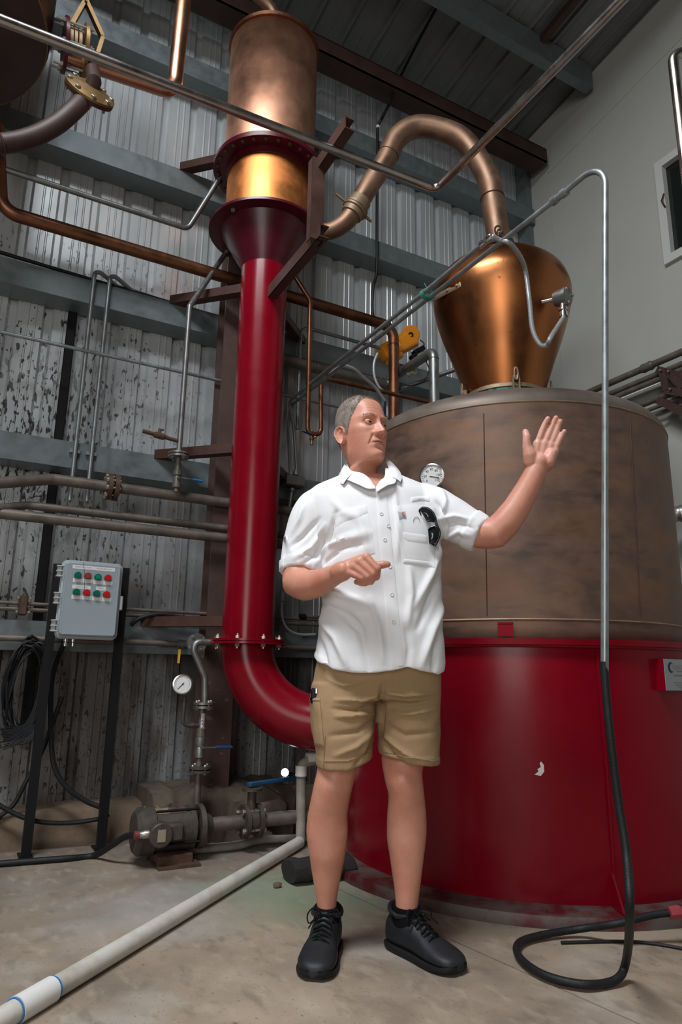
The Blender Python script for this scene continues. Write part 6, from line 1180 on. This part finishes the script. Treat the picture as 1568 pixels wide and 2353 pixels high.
ys_ = np.linspace(1735, 1780, 46); zl_ = np.array([PM(784, y, .09)[2] for y in ys_]); zt__ = np.interp(zk, ys_, zl_); zb__ = PM(784, 1762, .01)[2]; lowk = kv[:, 2] < zt__+.045; tf = np.clip((zt__+.045-kv[:, 2])/(zt__+.045-zb__+.004), 0, 1); kv[lowk, 2] = (zt__+.045-tf*.045)[lowk]
KF = [([(868, 1600), (830, 1610), (770, 1608)], .006, .008), ([(862, 1618), (820, 1632), (765, 1628)], -.006, .008), ([(860, 1640), (810, 1645), (770, 1645)], .006, .008), ([(862, 1655), (825, 1680), (760, 1690)], -.005, .010), ([(858, 1680), (820, 1715), (770, 1735)], .005, .010), ([(856, 1712), (835, 1735), (815, 1760)], -.005, .009), ([(850, 1690), (835, 1725), (825, 1755)], .004, .008),
      ([(884, 1592), (930, 1598), (1005, 1592)], .006, .008), ([(884, 1612), (940, 1620), (1000, 1612)], -.005, .008), ([(880, 1632), (940, 1642), (1005, 1632)], .005, .008), ([(878, 1660), (930, 1690), (1000, 1685)], -.004, .010), ([(876, 1685), (915, 1720), (955, 1748)], .006, .009), ([(878, 1705), (905, 1735), (930, 1752)], -.006, .008), ([(880, 1575), (876, 1640), (872, 1700)], -.012, .012), ([(750, 1560), (790, 1575), (850, 1560)], .004, .010)]
for l_, dp, wd in KF: kn_ = renorm(kv, kf); kv = fold(kv, kn_, l_, dp*1.9, wd*.75, .09)
kn_ = renorm(kv, kf); nz_ = np.array([noise.noise(Vector(p)*12)*.6+noise.noise(Vector(p)*26)*.4 for p in kv]); kv = kv+kn_*(nz_*.004)[:, None]
bandk = (kv[:, 2] < zt__+.034); kv[bandk] += kn_[bandk]*.0018
kmb = MB(); kmb.add(kv, kf); shorts = part('shorts', kmb, khaki, man, 'khaki canvas work shorts', ang=70); TK = BVHTree.FromPolygons([tuple(p) for p in kv], kf)
patch('side_pocket', [(713, 1604), (736, 1604)], [(724, 1712), (746, 1716)], .006, khaki2, shorts, 8, 26, TK); patch('pocket_hem', [(712, 1603), (736, 1604)], [(713, 1612), (737, 1613)], .0085, khaki2, shorts, 8, 4, TK)
patch('seam', [(747, 1690), (749, 1690)], [(743, 1760), (745, 1760)], .003, khaki2, shorts, 3, 14, TK)
patch('hem_stitch', [(744, 1748), (800, 1748), (850, 1727)], [(744, 1749.5), (800, 1749.5), (850, 1728.5)], .0022, khaki2, shorts, 20, 3, TK); patch('hem_stitch', [(880, 1726), (930, 1738), (1005, 1749)], [(880, 1727.5), (930, 1739.5), (1005, 1750.5)], .0022, khaki2, shorts, 20, 3, TK)
mb = MB(); p, n_ = hit(722, 1602, TK); mb.box(p+mf*.004+mu*.004, (.022, .014, .05), (ms, mf, mu), .005); pk = single('pocket_phone', mb, M['blk'], 'small black gadget poking out of the side pocket of khaki shorts', 'phone')
mb = MB(); mb.box(p+mf*.012+mu*.020+ms*.008, (.008, .004, .018), (ms, mf, mu), .0018); mb2 = part('clip', mb, M['chrome'], pk)
# ---- sunglasses hanging from the pocket
def gp_(px, py, d): return PM(px, py, d)
sg = root('sunglasses', hit(985, 1215)[0], 'black wraparound sunglasses hooked over the shirt pocket', 'sunglasses')
dS = (CAM-hit(985, 1200)[0])@mf*0+((hit(985, 1200)[0]-PM(985, 1200, 0))@mf)
def g2(zx, zy, dz): return PM(860+zx/7.84, 1110+zy/7.84, dS+dz)
fr = [(870, 445), (960, 455), (1050, 520), (1100, 620), (1115, 700), (1140, 780), (1180, 870), (1175, 960), (1140, 1050), (1085, 1140)]
mb = MB(); mb.tube(spline([g2(x, y, .030-.008*abs(i-4.5)/4.5) for i, (x, y) in enumerate(fr)], 6), .0042, 10); mb.tube(spline([g2(950, 690, .03), g2(1010, 690, .031), g2(1090, 700, .032)], 4), .0026, 8); mb.tube(spline([g2(975, 850, .03), g2(1020, 800, .031), g2(1095, 770, .032)], 4), .0026, 8); part('frame', mb, mat('gloss_black_frame', (.006, .007, .009), .15), sg)
mb = MB(); mb.tube(spline([g2(812, 500, .012), g2(850, 620, .012), g2(900, 760, .011), g2(985, 1010, .010), g2(1080, 1120, .018)], 6), [.0036]*25, 8); part('temple', mb, bpy.data.materials['gloss_black_frame'], sg); mb = MB(); mb.tube(spline([g2(870, 445, .022), g2(835, 470, .012), g2(815, 500, .010)], 5), .0034, 8); part('temple', mb, bpy.data.materials['gloss_black_frame'], sg)
lensM = mat('smoked_lens', (.012, .014, .016), .06)
def lens(poly, ctr):
    n = len(poly); rings_ = []
    for k_, w in enumerate((1.0, .72, .42, .12)): rings_.append([g2(ctr[0]+(x-ctr[0])*w, ctr[1]+(y-ctr[1])*w, .027+.006*(1-w*w)) for x, y in poly])
    mb = MB(); mb.rings(rings_, False, True); mb.rings([[p-mf*.002 for p in r] for r in rings_], False, True); return mb
part('lens', lens([(830, 500), (870, 455), (960, 462), (1050, 525), (1098, 620), (1100, 690), (1010, 695), (945, 680), (915, 620), (870, 540)], (980, 580)), lensM, sg); part('lens', lens([(975, 860), (1020, 810), (1090, 780), (1140, 800), (1175, 880), (1165, 970), (1120, 1070), (1050, 1095), (990, 1090), (985, 1000)], (1075, 930)), lensM, sg)
# ---- shoes and socks
def shoe(heel, toe, mirror, ank, lab):
    heel, toe = np.array(heel, float), np.array(toe, float); fx_ = unit(toe-heel); L_ = np.linalg.norm(toe-heel); sx_ = V(fx_[1], -fx_[0], 0)*mirror
    P_ = lambda t, s, z: heel+fx_*L_*t+sx_*s+mu*z
    root_ = root('shoe', heel*V(1, 1, 0)+fx_*L_*.5, None); root_.parent = man; root_.location = tuple(LOC['shoe' if root_.name == 'shoe' else root_.name]-LOC[man.name]); root_['label'] = lab
    # section table: t, half width in, half width out, height, flat
    tab = [(0.0, .020, .020, .060), (.02, .032, .032, .090), (.08, .043, .042, .106), (.18, .047, .046, .102), (.30, .048, .047, .106), (.40, .048, .049, .102), (.50, .050, .051, .090), (.60, .055, .056, .077), (.70, .058, .059, .066), (.80, .058, .057, .058), (.89, .053, .048, .052), (.95, .043, .036, .046), (.985, .028, .020, .038), (1.0, .011, .007, .030)]
    R_ = []
    for t, wi, wo, h in tab:
        r_ = []; curve = .010*math.sin(PI*t)*-1*0+.008*max(0, t-.5)
        for j in range(28):
            a = 2*PI*j/28; c_, s_ = math.cos(a), math.sin(a); w_ = wo if c_ > 0 else wi; zz = .012+(h-.012)*(.5+.5*math.copysign(abs(s_)**.8, s_)); pinch = 1-float(np.interp(t, [0, .34, .46, .62], [.05, .08, .36, .40]))*max(0, (zz-.03)/.08)**1.2*(t < .62)-.25*max(0, (zz-.03)/.05)*(t >= .62)
            r_.append(P_(t, math.copysign(abs(c_)**.75, c_)*w_*max(.3, pinch)+curve, zz))
        R_.append(r_)
    Rd = [[None]*28 for _ in range((len(R_)-1)*4+1)]
    for j in range(28):
        sp2 = spline([r[j] for r in R_], 4)
        for i in range(len(sp2)): Rd[i][j] = sp2[i]
    mb = MB(); mb.rings(Rd); up_ = part('upper', mb, shoeM, root_, ang=60)
    So = []
    for z_, g in ((.0, -.004), (.003, .001), (.011, .003), (.018, .001), (.020, -.004)):
        ring_ = []; ts = list(np.linspace(0, PI, 40))
        for side in (1, -1):
            for k_ in range(30):
                t = (k_+.5)/30 if side > 0 else 1-(k_+.5)/30; wi = np.interp(t, [q[0] for q in tab], [q[1] for q in tab]); wo = np.interp(t, [q[0] for q in tab], [q[2] for q in tab]); curl = .018*max(0, t-.72)**2/.078+.004*max(0, .1-t)/.1
                ring_.append(P_(t+(.012 if t > .97 else (-.012 if t < .03 else 0)), (wo+g+.001 if side > 0 else -(wi+g+.001))+.008*max(0, t-.5), z_+curl*(.7 if z_ < .02 else .35)))
        So.append(ring_)
    mb = MB(); mb.rings(So); part('sole', mb, soleM, root_, ang=50)
    mb = MB(); loft(mb, densify([(ank*V(1, 1, 0)+mu*.045+fx_*.01, .036, .060, .050), (ank*V(1, 1, 0)+mu*.085, .042, .058, .052), (ank+mu*-.012, .0415, .050, .052), (ank+mu*.012, .041, .046, .051), (ank+mu*.015, .036, .040, .045)], 3), 28, (sx_, fx_, mu)); part('sock', mb, sockM, root_)
    mb = MB(); G_ = []
    for t, z_, w_ in ((.62, .076, .020), (.52, .092, .023), (.44, .106, .025), (.385, .122, .026), (.35, .140, .026), (.335, .152, .023)): G_.append([P_(t-.01*abs(k_)/2, k_/2*w_, z_-.004*abs(k_)) for k_ in range(-2, 3)])
    mb.grid(G_); mb.grid([[p-mu*.004-fx_*.004 for p in r] for r in G_]); part('tongue', mb, shoeM, root_)
    mb = MB()
    for k_ in range(6):
        t = .40+.05*k_; z_ = np.interp(t, [.38, .44, .50, .56, .62, .68], [.116, .106, .094, .086, .077, .070])+.003; w_ = .028; d_ = .02 if k_ % 2 else -.02
        mb.tube(spline([P_(t+d_*.5, -w_, z_-.010), P_(t, 0, z_+.003), P_(t-d_*.5, w_, z_-.010)], 5), .0027, 6)
    part('lace', mb, laceM, root_, 'crossed laces')
    for s_ in (-1, 1):
        mb = MB(); c_ = P_(.40, s_*.01, .124); mb.tube(spline([c_, c_+sx_*s_*.025+mu*.012, c_+sx_*s_*.042-mu*.005+fx_*.01, c_+sx_*s_*.036-mu*.028+fx_*.012, c_+sx_*s_*.012-mu*.008+fx_*.01], 6), .0022, 6); mb.tube(spline([c_, c_+sx_*s_*.012+fx_*.03-mu*.004, c_+sx_*s_*.030+fx_*.055-mu*.028], 5), .0022, 6); part('lace_bow', mb, laceM, root_)
    mb = MB(); G_ = []
    for t in np.linspace(.36, .08, 10):
        z_ = np.interp(t, [.06, .12, .2, .28, .36], [.12, .113, .104, .108, .118]); G_.append([P_(t, .036, z_), P_(t, .040, z_-.012)])
    lp_ = [P_(.215+.175*math.cos(a_), .045*math.sin(a_), .108+.014*math.cos(a_)**2+.004*(math.cos(a_) < 0)) for a_ in np.linspace(0, 2*PI, 33)[:-1]]
    mb.tube(lp_, .0075, 8, loop=True)
    part('collar_padding', mb, shoeM, root_)
    return root_
tL = PZ(720, 2259); tR = PZ(1060, 2244)
shoe(tL+unit(V(.60, .80, 0))*.30, tL, 1, PM(752, 2092, -.04), 'black training shoe pointing at the camera')
shoe(tR+unit(V(-.165, .985, 0))*.30, tR, -1, PM(935, 2092, -.06), 'black training shoe turned to the right')
